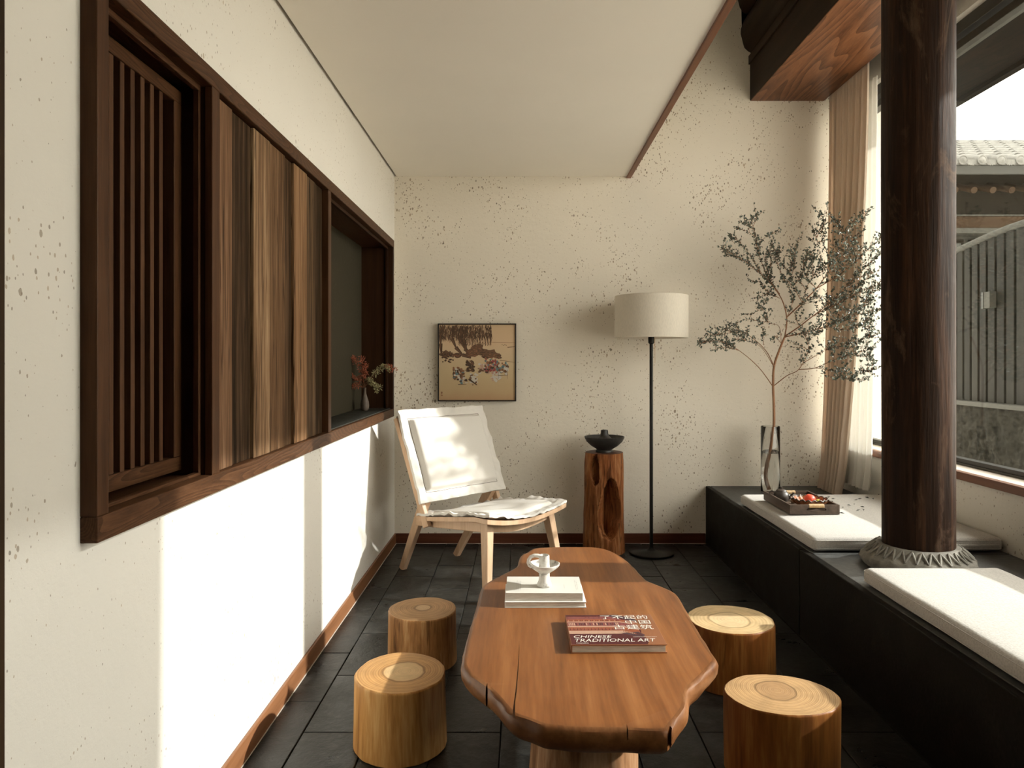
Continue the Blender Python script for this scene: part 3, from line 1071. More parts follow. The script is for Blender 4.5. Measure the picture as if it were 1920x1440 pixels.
W1 = wood('log_side_honey', (.26, .105, .026), (.54, .275, .085), (.74, .47, .20), 'Z', 16, .09, .45, .25, contrast=.17)
W2 = wood('log_side_bark', (.10, .040, .013), (.40, .195, .070), (.64, .42, .20), 'Z', 17, .10, .5, .35, contrast=.17, dark_lines=.5)
W3 = wood('log_side_red', (.10, .030, .007), (.27, .095, .022), (.52, .25, .075), 'Z', 13, .08, .45, .25, contrast=.2, dark_lines=.35)
W4 = wood('log_side_amber', (.09, .028, .007), (.27, .100, .025), (.50, .24, .072), 'Z', 12, .09, .42, .25, contrast=.2, dark_lines=.4)
for w_ in (W1, W2, W3, W4):
    w_.node_tree.nodes['Principled BSDF'].inputs['Specular IOR Level'].default_value = .2
T1 = end_grain('log_top_honey', (.46, .215, .065), (.64, .36, .135), (.78, .58, .32), .062, 42, off=(.012, .0))
T2 = end_grain('log_top_tan', (.32, .165, .065), (.48, .27, .115), (.60, .42, .24), .030, 38, off=(0, .01))
T3 = end_grain('log_top_blond', (.56, .36, .16), (.72, .52, .28), (.78, .58, .34), .070, 26, off=(-.005, -.01), ring=.4)
T4 = end_grain('log_top_fine', (.40, .215, .085), (.60, .38, .18), (.36, .20, .09), .052, 60, off=(-.01, .02))
log_stool(-.367, 2.184, .136, .148, .21, .25, 1.3, T1, W1, 'honey log stool nearest the left wall, in the foreground with a broad pale heart')
log_stool(-.380, 2.770, .131, .135, .20, .1, 4.1, T2, W2, 'barky log stool between the armless chair and the honey stool', .02)
log_stool(.758, 2.613, .155, .150, .217, .0, 7.7, T3, W3, 'blond-topped log stool with large ring, behind the right side of the table', .03)
log_stool(.729, 2.018, .156, .128, .22, -.12, 9.2, T4, W4, 'amber log stool nearest the camera, in front of the stone platform', -.02)

# ------------------------------------------------------------------ low armless chair
TH0 = math.radians(-44.1)
chair = tag(empty('lounge_chair', (-.165, 3.788, 0), TH0 - math.pi / 2),
            'low armless beech chair with cream canvas cushions below the painting', 'chair')
CW = M['chair_wood']
def cpart(name, b, m=CW, smooth=0, parent=chair):
    return link(name, b, m, parent, smooth)
for s in (1, -1):
    cpart('leg', bar((s * .268, .262, 0), (s * .215, .205, .385), .030, .034, .046, .052, side=(1, 0, 0)))
    cpart('leg', bar((s * .195, -.500, 0), (s * .236, -.245, .425), .030, .036, .034, .058, side=(1, 0, 0)))
    cpart('side_rail', bar((s * .232, -.325, .300), (s * .214, .215, .345), .022, .048, side=(1, 0, 0)))
# curved front rail
b = bmesh.new()
fn = lambda u, v, yo: Vector((-.215 + .43 * u, yo, .40 - .038 * math.sin(math.pi * u) - v * (.062 + .012 * (1 - math.sin(math.pi * u)))))
grid_solid(lambda u, v: fn(u, v, .222), lambda u, v: fn(u, v, .196), 20, 1, b)
cpart('front_rail', b, smooth=40)
cpart('rear_rail', bar((-.232, -.27, .315), (.232, -.27, .315), .024, .05, side=(0, 1, 0)))
# bent seat pan
def pan(u, v, dz):
    x = (-1 + 2 * u)
    y = -.268 + .55 * v
    z = .335 + (.418 - .335) * v - .036 * (1 - x * x) * (.35 + .65 * v) - .012 * sstep(.8, 1, v) + dz
    return Vector((x * (.272 + .013 * v), y, z))
cpart('seat_pan', grid_solid(lambda u, v: pan(u, v, 0), lambda u, v: pan(u, v, -.022), 24, 20), smooth=40)
# back posts and slats behind the cushion
ub = Vector((0, -.195, .458)).normalized()
nb_ = Vector((0, .458, .195)).normalized()
p_bot = Vector((0, -.199, .415))
for s in (1, -1):
    a = p_bot - nb_ * .046 - ub * .115 + Vector((s * .262, 0, 0))
    e = p_bot - nb_ * .040 + ub * .485 + Vector((s * .292, 0, 0))
    cpart('back_post', bar(a, e, .026, .046, .022, .030, side=(1, 0, 0)))
for t in (.08, .42):
    c = p_bot - nb_ * .050 + ub * t
    cpart('back_slat', bar(c - Vector((.28, 0, 0)), c + Vector((.28, 0, 0)), .05, .016, side=ub))
# back cushion with a flat flange
def flange(cu, cv, hw, hh, border, puff, ripple, seed):
    """height of the cushion surface over its plane and the ripple of the flange"""
    ex = (hw - abs(cu)) / border
    ey = (hh - abs(cv)) / border
    e = min(ex, ey)
    t = sstep(1.0, 1.35, e)
    wx, wy = max(0.0, (hw - border - abs(cu)) / (hw - border)), max(0.0, (hh - border - abs(cv)) / (hh - border))
    body = puff * (.55 * t + .45 * (min(1, wx * 2.2) * min(1, wy * 2.2)) ** .5 * t)
    grv = -.003 * math.exp(-((e - 1.0) / .10) ** 2)
    lim = 1 - sstep(.6, 1.0, e)
    rp = ripple * lim * (nz(cu * 13 + seed, cv * 13, seed) + .5 * nz(cu * 29 + seed, cv * 29, seed))
    return body + grv, rp
HW, HH = .305, .255
def bc(u, v, side):
    cu, cv = (-1 + 2 * u) * HW, (-1 + 2 * v) * HH
    h, rp = flange(cu, cv, HW, HH, .052, .042, .013, 2.0)
    k = .008 * nz(cu * 9, cv * 9, 8)
    return p_bot + ub * (.258 + cv + .4 * k) + Vector((cu + .3 * k, 0, 0)) + nb_ * (rp + (h + .009 if side > 0 else -.55 * h - .009))
cpart('back_cushion', grid_solid(lambda u, v: bc(u, v, 1), lambda u, v: bc(u, v, -1), 84, 72), M['canvas'], 70)
# stitched seam where the padding meets the flange
def seam_path(fn_, bu, bv, lift):
    r = []
    for k in range(161):
        t = k / 160 * 4
        q, e_ = int(t) % 4, t - int(t)
        a, c_ = [(-1 + 2 * e_, -1), (1, -1 + 2 * e_), (1 - 2 * e_, 1), (-1, 1 - 2 * e_)][q]
        r.append(fn_(.5 + .5 * a * bu, .5 + .5 * c_ * bv) + lift)
    return r
link('seam', tube(seam_path(lambda u, v: bc(u, v, 1), 1 - .050 / HW, 1 - .050 / HH, nb_ * .0006), .0016, 6, cap=False), M['seam_dark'], chair.children[-1], 60)
# seat cushion, thinner, its frill lifting at the edges
def scn(u, v, side):
    x = (-1 + 2 * u)
    cu, cv = x * .280, (-1 + 2 * v) * .278
    h, rp = flange(cu, cv, .280, .278, .05, .020, .019, 6.0)
    base = pan(min(1, max(0, .5 + cu / .57)), min(1, max(0, .5 + cv / .55)), 0)
    k = .006 * nz(cu * 8, cv * 8, 3)
    return Vector((cu + k, .012 + cv + k, base.z + (.010 + abs(rp) + h + (.006 if side > 0 else -.5 * h - .006))))
cpart('seat_cushion', grid_solid(lambda u, v: scn(u, v, 1), lambda u, v: scn(u, v, -1), 76, 76), M['canvas'], 70)

# ------------------------------------------------------------------ floor lamp
lamp = tag(empty('floor_lamp', (.778, 4.32, 0)), 'slim black floor lamp with a wide cream linen drum shade', 'lamp')
link('base_plate', lathe([(.125, 0), (.134, .003), (.135, .010), (.130, .014), (.03, .018), (.014, .030), (.012, .034)], 64), M['black_metal'], lamp, 40)
link('pole', lathe([(.0105, .03), (.0105, 1.25), (.010, 1.262)], 20), M['black_metal'], lamp, 40)
link('socket', lathe([(.011, 1.255), (.018, 1.262), (.019, 1.29), (.015, 1.31), (.015, 1.36), (.004, 1.37)], 24), M['black_metal'], lamp, 40)
b = bmesh.new()
rings = []
for r, z in ((.2165, 1.291), (.2185, 1.292), (.2185, 1.5425), (.2165, 1.5436), (.2155, 1.5425), (.2155, 1.292)):
    rings.append([b.verts.new((r * math.cos(2 * math.pi * i / 72), r * math.sin(2 * math.pi * i / 72), z)) for i in range(72)])
for k in range(6):
    p, q = rings[k], rings[(k + 1) % 6]
    for i in range(72):
        b.faces.new((p[i], p[(i + 1) % 72], q[(i + 1) % 72], q[i]))
shade = link('lamp_shade', b, M['shade'], lamp, 40)
b = bmesh.new()
for k in range(3):
    a = 2 * math.pi * k / 3 + .4
    tube([(0, 0, 1.36), (.215 * math.cos(a), .215 * math.sin(a), 1.36)], .002, 6, b)
link('shade_spider', b, M['black_metal'], shade)
link('pull_chain', tube([(.020, -.004, 1.29), (.021, -.005, 1.17), (.021, -.005, 1.14)], .0014, 6), M['rattan'], lamp)

# ------------------------------------------------------------------ hollow stump stand with bowl
stand = tag(empty('hollow_stump', (.502, 4.375, 0)), 'tall hollow reddish tree stump stand with an open cavity, beside the lamp', 'stump')
SH = .60
b = bmesh.new()
N_, L_ = 144, 96
rings = []
for j in range(L_ + 1):
    z = SH * j / L_
    ring = []
    for i in range(N_):
        a = 2 * math.pi * i / N_
        d = (a - math.radians(270) + math.pi) % (2 * math.pi) - math.pi      # 0 = towards the camera
        R = .114 + .014 * (1 - z / SH) ** 2
        s = 1 + .05 * nz(math.cos(a) * 1.5, math.sin(a) * 1.5, z * 2) + .03 * nz(math.cos(a) * 7, math.sin(a) * 7, z * 5)
        fibre = .055 * nz(a * 9 + .7 * nz(z * 6, a), z * 3.0, 4) + .02 * nz(a * 24, z * 7, 1)
        s += fibre * sstep(SH, SH - .05, z)
        # big cavity to the right of centre, slanting
        cc = .24 + .25 * (z - .28)
        e = ((d - cc) / (.60 * (1 - .25 * (z - .28) / .2))) ** 2 + ((z - .275) / .175) ** 2
        s -= .86 * sstep(1.08, .90, e + .14 * nz(d * 6, z * 14))
        # smaller upper left hollow
        cc2 = -.62
        e2 = ((d - cc2 - .5 * (.47 - z)) / .26) ** 2 + ((z - .50) / .085) ** 2
        s -= .60 * sstep(1.10, .9, e2 + .20 * nz(d * 7, z * 15 + 3))
        # narrow slit at the top left
        s -= .30 * math.exp(-((d + .60) / .06) ** 2) * sstep(.42, .52, z)
        # knotted swelling at the foot
        s += .10 * math.exp(-((d - .02) / .30) ** 2 - ((z - .085) / .06) ** 2)
        s += .07 * math.exp(-((d + .28 - .35 * (z - .3)) / .12) ** 2) * sstep(.52, .40, z) * sstep(.05, .15, z)
        ring.append(b.verts.new((R * s * math.cos(a), R * s * math.sin(a), z)))
    rings.append(ring)
for p, q in zip(rings, rings[1:]):
    for i in range(N_):
        b.faces.new((p[i], p[(i + 1) % N_], q[(i + 1) % N_], q[i]))
b.faces.new(list(reversed(rings[0])))
topc = [v_.co.copy() for v_ in rings[-1]]
link('trunk', b, M['stump_dark'], stand, 60)
b = bmesh.new()
e = [b.verts.new((c.x, c.y, SH)) for c in topc]
e2 = [b.verts.new((c.x * .97, c.y * .97, SH + .002)) for c in topc]
for i in range(N_):
    b.faces.new((e[i], e[(i + 1) % N_], e2[(i + 1) % N_], e2[i]))
b.faces.new(e2)
bmesh.ops.triangulate(b, faces=[f_ for f_ in b.faces if len(f_.verts) > 4])
link('cut_top', b, M['stump_dark_top'], stand)

bowl = tag(empty('black_bowl', (.502, 4.365, SH + .002)), 'footed black clay bowl on top of the hollow stump', 'bowl')
link('body', lathe([(.050, 0), (.053, .003), (.052, .010), (.046, .016), (.050, .020), (.080, .038), (.108, .064), (.119, .085), (.121, .094),
                    (.118, .095), (.114, .086), (.100, .066), (.07, .044), (.03, .034), (.001, .033)], 64, cap=False), M['black_clay'], bowl, 50)
cone = tag(link('incense_cover', lathe([(.068, 0), (.068, .012), (.060, .024), (.040, .036), (.027, .050), (.0225, .066), (.0215, .080), (.019, .084), (.0005, .084)], 40),
                M['black_clay'], None, 50, loc=(.502, 4.365, SH + .052)), 'small black cone cover sitting inside the footed bowl', 'cover')
tag(link('red_berry', lathe([(.001, 0), (.007, .003), (.010, .009), (.008, .016), (.001, .019)], 14), M['peach'], None, 60, loc=(.462, 4.30, SH + .058)),
    'small dark red berry in the black bowl beside the cone cover', 'berry')

# ------------------------------------------------------------------ framed painting (a plain scene of tree, rocks and coloured patches)
PC = (( (822 + 968) / 2 - CX) / F * YB, YB, H - (679.5 - CY) / F * YB)
PWd, PHt = 146 / F * YB, 145 / F * YB
pic = tag(empty('framed_painting', (PC[0], YB - .001, PC[2])), 'square black framed landscape painting in tan and brown above the chair', 'painting')
hw, hh, fw, fd = PWd / 2, PHt / 2, .0075, .034
link('frame_rail', box(-hw, hw, -fd, 0, hh - fw, hh, .001), M['picture_frame'], pic)
link('frame_rail', box(-hw, hw, -fd, 0, -hh, -hh + fw, .001), M['picture_frame'], pic)
link('frame_stile', box(-hw, -hw + fw, -fd, 0, -hh + fw, hh - fw, .001), M['picture_frame'], pic)
link('frame_stile', box(hw - fw, hw, -fd, 0, -hh + fw, hh - fw, .001), M['picture_frame'], pic)
silk = NT('painting_silk')
vs_ = silk.coords()
sep = silk.n('ShaderNodeSeparateXYZ')
silk.l(vs_, sep.inputs[0])
gz = silk.math('ADD', silk.math('DIVIDE', sep.outputs[2], PHt), .5)
gz = silk.math('ADD', gz, silk.math('MULTIPLY', silk.math('SUBTRACT', silk.noise(vs_, 9, 4), .5), .12))
silk.base(silk.ramp(gz, [(0.0, (.46, .28, .15)), (.12, (.50, .35, .19)), (.35, (.56, .42, .24)), (.62, (.62, .46, .29)), (.75, (.64, .45, .28)), (1.0, (.60, .42, .25))]))
silk.rough(.8)
M['silk'] = silk.m
link('canvas', box(-hw + fw, hw - fw, -.026, -.006, -hh + fw, hh - fw), M['silk'], pic)
prt = [flat_print('print_umber', (.075, .040, .020)), flat_print('print_brown', (.15, .075, .038)), flat_print('print_rust', (.26, .115, .055)),
       flat_print('print_white', (.55, .50, .43)), flat_print('print_blue', (.12, .19, .20)), flat_print('print_red', (.30, .065, .06)), flat_print('print_pink', (.48, .30, .22))]
prnd = random.Random(11)
pb = bmesh.new()
lay = [0]
def pp(pts, mi):
    """flat printed patch; pts in picture units 0..1 from the top left"""
    lay[0] += 1
    y = -.0262 - .0000012 * lay[0]
    fc = pb.faces.new([pb.verts.new((-hw + fw + u * (PWd - 2 * fw), y, hh - fw - w_ * (PHt - 2 * fw))) for u, w_ in pts])
    fc.material_index = mi
def blob(u, w_, ru, rw, mi, n=11, rag=.35):
    pp([(u + ru * (1 + rag * prnd.uniform(-1, 1)) * math.cos(2 * math.pi * k / n), w_ + rw * (1 + rag * prnd.uniform(-1, 1)) * math.sin(2 * math.pi * k / n)) for k in range(n)], mi)
def streak(u0, w0, u1, w1, t, mi):
    dx, dy = u1 - u0, w1 - w0
    L = math.hypot(dx, dy) or 1
    px, py = -dy / L * t, dx / L * t
    pp([(u0 - px, w0 - py), (u1 - px * .4, w1 - py * .4), (u1 + px * .4, w1 + py * .4), (u0 + px, w0 + py)], mi)
def clampu(v_):
    return min(.995, max(.005, v_))
# trunks
for path in ([(.20, .02), (.17, .18), (.22, .30), (.31, .40), (.42, .44)], [(.30, .02), (.28, .20), (.34, .32), (.44, .42)], [(.03, .05), (.02, .25), (.03, .38)], [(.36, .03), (.33, .2), (.36, .34)]):
    for (a0, b0), (a1, b1) in zip(path, path[1:]):
        streak(a0, b0, a1, b1, .026, 0)
        streak(a0 - .006, b0, a1 - .006, b1, .012, 1)
# hanging foliage
for k in range(520):
    u = prnd.uniform(0.0, .69)
    w0 = prnd.uniform(0, .16)
    ln = prnd.uniform(.03, .09)
    streak(clampu(u), clampu(w0), clampu(u + prnd.uniform(-.015, .02)), clampu(w0 + ln), prnd.uniform(.0025, .006), prnd.choice((0, 0, 1)))
for k in range(13):
    u = .26 + k * .034
    for q in range(26):
        w0 = .12 + q * .0055
        streak(u + q * .0007, w0, u + prnd.uniform(-.012, .014), w0 + .028, .003, prnd.choice((0, 1)))
# rocks
for u, w_, ru, rw in ((.49, .335, .11, .065), (.44, .375, .09, .05), (.55, .36, .08, .05), (.69, .395, .10, .055), (.77, .42, .06, .04), (.62, .42, .06, .03), (.10, .39, .09, .045), (.24, .405, .06, .03)):
    blob(u, w_, ru, rw, 1, 15)
    for q in range(26):
        a = prnd.uniform(0, 6.28)
        rr = prnd.random() ** .5
        blob(u + ru * rr * .9 * math.cos(a), w_ + rw * rr * .9 * math.sin(a), .012, .006, prnd.choice((0, 0, 2, 2, 1)), 6)
for q in range(40):
    blob(clampu(prnd.uniform(.02, .20)), prnd.uniform(.37, .50), .014, .009, prnd.choice((0, 0, 1)), 6)
# lines of shore and slope
streak(.70, .235, .995, .24, .0025, 2)
streak(.90, .30, .995, .29, .006, 1)
streak(.80, .47, .995, .50, .004, 1)
for q in range(4):
    blob(.83 + .018 * q, .265 + .008 * (q % 2), .007, .005, 0, 6)
# patches of colour in the middle ground
def cluster(u0, u1, w0, w1, n, mats):
    for q in range(n):
        blob(prnd.uniform(u0, u1), prnd.uniform(w0, w1), prnd.uniform(.008, .026), prnd.uniform(.007, .020), prnd.choice(mats), 7)
cluster(.19, .33, .57, .72, 70, (1, 1, 2, 3, 4, 0))
cluster(.36, .46, .48, .62, 40, (0, 0, 1))
cluster(.41, .50, .65, .80, 40, (3, 3, 3, 1))
cluster(.53, .62, .52, .64, 30, (6, 6, 3, 1))
cluster(.60, .78, .46, .64, 80, (5, 5, 2, 4, 6, 0))
cluster(.70, .80, .63, .75, 40, (3, 3, 3, 6))
cluster(.78, .90, .50, .66, 40, (4, 1, 2, 3))
cluster(.24, .36, .72, .78, 14, (4, 3, 0))
streak(.39, .72, .50, .80, .012, 0)
for u in (.19, .33, .78, .90):
    streak(u, .60, u, .72, .0025, 0)
streak(.25, .79, .36, .79, .004, 0)
streak(.78, .67, .90, .67, .004, 0)
blob(.035, .90, .010, .014, 2, 8)
blob(.035, .935, .012, .008, 2, 8)
link('printed_scene', pb, prt, pic)

# ------------------------------------------------------------------ books on the table
def text_mesh(s, size, shear=0.0, align='LEFT', spacing=1.0):
    cu = bpy.data.curves.new('txt', 'FONT')
    cu.body = s
    cu.size = size
    cu.shear = shear
    cu.align_x = align
    cu.space_character = spacing
    cu.resolution_u = 3
    ob = bpy.data.objects.new('txt', cu)
    COL.objects.link(ob)
    bpy.context.view_layer.update()
    dg = bpy.context.evaluated_depsgraph_get()
    me = bpy.data.meshes.new_from_object(ob.evaluated_get(dg))
    bpy.data.objects.remove(ob)
    bpy.data.curves.remove(cu)
    return me

def fit_text(name, s, x0, x1, y0, y1, z, mat, parent, shear=0.0):
    """lettering scaled to fill a rectangle lying flat at height z"""
    me = text_mesh(s, .02, shear)
    xs = [v_.co.x for v_ in me.vertices]
    ys = [v_.co.y for v_ in me.vertices]
    sx, sy = (x1 - x0) / (max(xs) - min(xs)), (y1 - y0) / (max(ys) - min(ys))
    mx, my = min(xs), min(ys)
    for v_ in me.vertices:
        v_.co = (x0 + (v_.co.x - mx) * sx, y0 + (v_.co.y - my) * sy, z)
    return link(name, me, mat, parent)

def book(name, x0, x1, y0, y1, z0, th, cov, board, label, rz=0.0, hard=True, spine='left'):
    root = tag(empty(name, ((x0 + x1) / 2, (y0 + y1) / 2, z0), rz), label, 'book')
    w, d = (x1 - x0) / 2, (y1 - y0) / 2
    ins = .004 if hard else .0006
    link('page_block', box(-w + ins * .5, w - ins, -d + ins, d - ins, board, th - board), M['pages'], root)
    link('back_cover', box(-w, w, -d, d, 0, board, board * .3), cov, root)
    link('front_cover', box(-w, w, -d, d, th - board, th, board * .3), cov, root)
    link('spine', box(-w, -w + board, -d, d, board, th - board), cov, root)
    return root, w, d

bk1, w, d = book('white_hardcover_book', -.056, .212, 2.367, 2.560, TZ, .0200, M['white_cover'], .003, 'white hardcover book lying under the ivory paperback', .006)
bk2, w, d = book('ivory_paperback_book', -.052, .203, 2.374, 2.556, TZ + .020, .0268, M['paper_cover'], .0008, 'ivory paperback lying on the white hardcover, under the candle holder', -.008, hard=False)
zt = .0269
for k, (x, y0, y1) in enumerate(((-.092, -.055, .045), (-.086, -.060, .030), (-.080, -.058, .038), (.068, -.040, .0), (.107, -.050, .045), (.112, -.050, .030))):
    # small columns of lettering set across the cover
    o = fit_text('printed_line', '|' * (18 if k < 3 else 10), y0, y1, x, x + .0022, zt + .0002, M['ink'], bk2)
    o.rotation_euler = (0, 0, math.radians(90))
    for v_ in o.data.vertices:
        v_.co.y = -v_.co.y

bk3, w, d = book('art_book', .136, .403, 1.998, 2.238, TZ, .0240, plain('art_cover_clay', (.25, .095, .040), .35, var=.06, scale=12), .0028,
                 'thick art book with a red photographic cover lying alone on the table', .014)
zt = .0241
ab = bmesh.new()
am = [flat_print('cover_maroon', (.078, .018, .019), .4), flat_print('cover_rose', (.20, .060, .055), .4), flat_print('cover_cream', (.44, .27, .19), .4),
      flat_print('cover_dark', (.070, .038, .045), .4), flat_print('cover_orange', (.27, .078, .038), .4)]
al = [0]
def ap(pts, mi):
    al[0] += 1
    fc = ab.faces.new([ab.verts.new((-w + u * 2 * w, -d + q * 2 * d, zt + .0000015 * al[0])) for u, q in pts])
    fc.material_index = mi
# photograph of a carved bracket frieze, bending away to the right
def edge_r(q):
    return .80 if q < .30 else .80 - .05 * math.sin((q - .3) * 9)
def band(q0, q1, mi, u0=.006, u1=.60, drop=-.10, tail=.78):
    ap([(u0, q0), (u1, q0), (tail, q0 + drop), (tail, q1 + drop), (u1, q1), (u0, q1)], mi)
ap([(.006, .012), (.80, .012), (.84, .15), (.78, .30), (.80, .45), (.76, .60), (.79, .78), (.62, .93), (.45, .985), (.006, .985)], 0)
band(.34, .44, 2)
band(.44, .56, 4)
band(.56, .60, 2)
band(.60, .72, 1)
band(.72, .75, 2)
band(.75, .83, 4)
band(.83, .92, 1, u1=.5, tail=.62, drop=-.06)
ap([(.45, .985), (.52, .90), (.72, .80), (.80, .70), (.80, .80), (.68, .93), (.58, .985)], 3)
ap([(.56, .36), (.78, .22), (.82, .30), (.76, .40)], 3)
arnd = random.Random(5)
for k in range(30):
    u = .02 + k * .0195
    ap([(u, .46), (u + .007, .545), (u + .014, .46)], 1 if k % 2 else 0)
    ap([(u, .62), (u + .012, .62), (u + .012, .70), (u, .70)], arnd.choice((0, 3, 2, 1, 2)))
    ap([(u, .765), (u + .010, .765), (u + .007, .815)], 5 % 5 if k % 3 else 2)
for k in range(70):
    u, q = arnd.uniform(.01, .72), arnd.choice((arnd.uniform(.02, .32), arnd.uniform(.84, .97)))
    s = arnd.uniform(.006, .018)
    ap([(u, q), (u + s, q + s * .3), (u + s * .8, q + s), (u - s * .2, q + s * .8)], arnd.choice((0, 1, 3, 3, 0)))
for k in range(24):
    t = k / 23
    u, q = .60 + t * .18, .40 - t * .12
    ap([(u, q), (u + .012, q - .01), (u + .008, q + .05)], arnd.choice((0, 4, 2)))
for m_ in am:
    m_.node_tree.nodes['Principled BSDF'].inputs['Specular IOR Level'].default_value = .2
link('cover_photograph', ab, am, bk3)
M['letter'] = flat_print('cover_lettering', (.78, .70, .62), .5)
zl = zt + .0008
def uv(a, b_):
    return -w + a * 2 * w, -w + b_ * 2 * w
def T(name, s, u0, u1, q0, q1, shear=0.0):
    fit_text(name, s, -w + u0 * 2 * w, -w + u1 * 2 * w, -d + q0 * 2 * d, -d + q1 * 2 * d, zl, M['letter'], bk3, shear)
T('cover_title', '了不起的', .40, .94, .82, .955)
T('cover_title', '中国', .665, .945, .655, .785)
T('cover_title', '古建筑', .505, .945, .475, .62)
T('cover_title', 'CHINESE', .045, .455, .205, .285, .25)
T('cover_title', 'TRADITIONAL ART', .050, .905, .085, .180, .25)
T('cover_subtitle', 'MAGAZINE', .060, .185, .035, .062)
T('cover_subtitle', '|' * 26, .68, .93, .222, .240)

# ------------------------------------------------------------------ candle holder
ch = tag(empty('candle_holder', (.0772, 2.447, TZ + .0468)), 'chalky white ceramic candle holder with a loop handle on the paperback', 'candle holder')
def cw(r, z, a):
    return r * (1 + .03 * nz(math.cos(a) * 2, math.sin(a) * 2, z * 40)), z
link('stem', lathe([(.0225, 0), (.0245, .003), (.0235, .010), (.0195, .020), (.0180, .032), (.0180, .045), (.0195, .052)], 48, warp=cw), M['ceramic'], ch, 60)
link('drip_dish', lathe([(.018, .046), (.024, .050), (.036, .058), (.047, .067), (.0515, .073), (.0525, .077), (.0505, .078), (.045, .071), (.030, .061), (.018, .058)], 56, warp=cw, cap=False), M['ceramic'], ch, 60)
link('cup', lathe([(.0185, .054), (.0180, .062), (.0175, .080), (.0172, .103), (.0165, .106), (.0145, .106), (.0138, .100), (.0138, .075), (.001, .074)], 40, warp=cw), M['ceramic'], ch, 60)
link('handle', tube([(-.013, -.002, .100), (-.022, -.003, .1045), (-.034, -.004, .1055), (-.046, -.005, .101), (-.053, -.005, .091), (-.054, -.005, .081), (-.050, -.004, .073), (-.043, -.003, .069)],
                    [.0055, .0052, .005, .005, .005, .005, .0055, .006], 12, flat=1.3), M['ceramic'], ch, 60)

# ------------------------------------------------------------------ tray with teapot, dish and fruit
tx0, tx1, ty0, ty1 = 1.262, 1.497, 3.387, 3.755
tz = PADZ
tray = tag(empty('wooden_tray', ((tx0 + tx1) / 2, (ty0 + ty1) / 2, tz)), 'dark wooden tray with rattan-wrapped handle on the seat pad', 'tray')
hw2, hl2, th2, wt = (tx1 - tx0) / 2, (ty1 - ty0) / 2, .045, .009
link('bottom', box(-hw2 + wt, hw2 - wt, -hl2 + wt, hl2 - wt, .002, .010), M['tray'], tray)
for s in (-1, 1):
    link('long_side', box(s * hw2 - (wt if s > 0 else 0), s * hw2 + (wt if s < 0 else 0), -hl2, hl2, 0, th2, .001), M['tray'], tray)
for s in (-1, 1):
    y0, y1 = (s * hl2 - (wt if s > 0 else 0), s * hl2 + (wt if s < 0 else 0))
    hx0, hx1, hz0, hz1 = -.045, .045, .015, .031
    hx = .02
    b = bmesh.new()
    # end board with a rounded hand hole
    nn = 24
    inner = []
    for k in range(nn):
        a = 2 * math.pi * k / nn
        c, sn = math.cos(a), math.sin(a)
        inner.append((hx - .012 + .036 * math.copysign(min(1, abs(c) * 1.12), c) + .010 * c, .023 + .0095 * sn))
    outer = []
    for k in range(nn):
        a = 2 * math.pi * k / nn
        c, sn = math.cos(a), math.sin(a)
        m_ = max(abs(c) / 1, abs(sn) / 1)
        outer.append((max(-1, min(1, c / m_)) * (hw2 - wt), .0225 + max(-1, min(1, sn / m_)) * .0225))
    V4 = [[b.verts.new((x, y, z)) for x, z in loop] for loop in (inner, outer) for y in (y0, y1)]
    for k in range(nn):
        j = (k + 1) % nn
        b.faces.new((V4[0][k], V4[0][j], V4[2][j], V4[2][k]))
        b.faces.new((V4[1][k], V4[3][k], V4[3][j], V4[1][j]))
        b.faces.new((V4[0][k], V4[1][k], V4[1][j], V4[0][j]))
        b.faces.new((V4[2][k], V4[2][j], V4[3][j], V4[3][k]))
    end = link('end_board', b, M['tray'], tray)
    b = bmesh.new()
    for k in range(17):
        x = hx - .045 + k * .0042
        tube([(x, y0 - .0015, .033), (x, y0 - .002, .0415), (x, (y0 + y1) / 2, .047), (x, y1 + .002, .0415), (x, y1 + .0015, .033), (x, (y0 + y1) / 2, .0305), (x, y0 - .0015, .033)], .0023, 6, b, cap=False)
    link('rattan_wrap', b, M['rattan'], end, 60)

pot_l = P(1461, 926, 3.66)
pot = tag(empty('teapot', (1.318, 3.655, tz + .010), math.radians(-25)), 'small dark clay teapot standing at the back of the tray', 'teapot')
link('body', lathe([(.020, 0), (.030, .003), (.037, .014), (.039, .026), (.036, .040), (.028, .050), (.024, .053)], 40), M['clay'], pot, 60)
lid = link('lid', lathe([(.026, .052), (.0255, .056), (.018, .061), (.006, .0635)], 36), M['clay'], pot, 60)
link('knob', lathe([(.003, .062), (.004, .066), (.0072, .070), (.0065, .074), (.001, .0755)], 20), M['clay'], lid, 60)
link('spout', tube([(.030, 0, .018), (.044, 0, .026), (.052, 0, .038), (.060, 0, .048)], [.010, .0075, .0055, .0048], 12), M['clay'], pot, 60)
link('handle', tube([(-.032, 0, .043), (-.045, 0, .050), (-.056, 0, .044), (-.058, 0, .030), (-.050, 0, .018), (-.037, 0, .014)], .0038, 10), M['clay'], pot, 60)

dish = tag(empty('scalloped_dish', (1.402, 3.505, tz + .010)), 'brown dish with a scalloped dark rim standing in the tray', 'dish')
def dw(r, z, a):
    k = (r / .08) ** 2
    return r * (1 + .045 * k * math.sin(9 * a) + .05 * math.cos(2 * a)), z + .004 * k * math.sin(18 * a)
link('bowl', lathe([(.001, .0), (.032, .001), (.050, .010), (.070, .026), (.0805, .042), (.079, .0435), (.068, .030), (.048, .015), (.03, .007), (.001, .006)], 90, warp=dw, cap=False), M['dish_in'], dish, 60)
b = bmesh.new()
pts = []
for k in range(91):
    a = 2 * math.pi * k / 90
    rr, zz = dw(.0800, .043, a)
    pts.append((rr * math.cos(a), rr * math.sin(a), zz))
tube(pts, [.0032 + .0016 * abs(nz(k * .9)) for k in range(91)], 6, b, cap=False)
link('rim', b, M['dish_rim'], dish, 60)

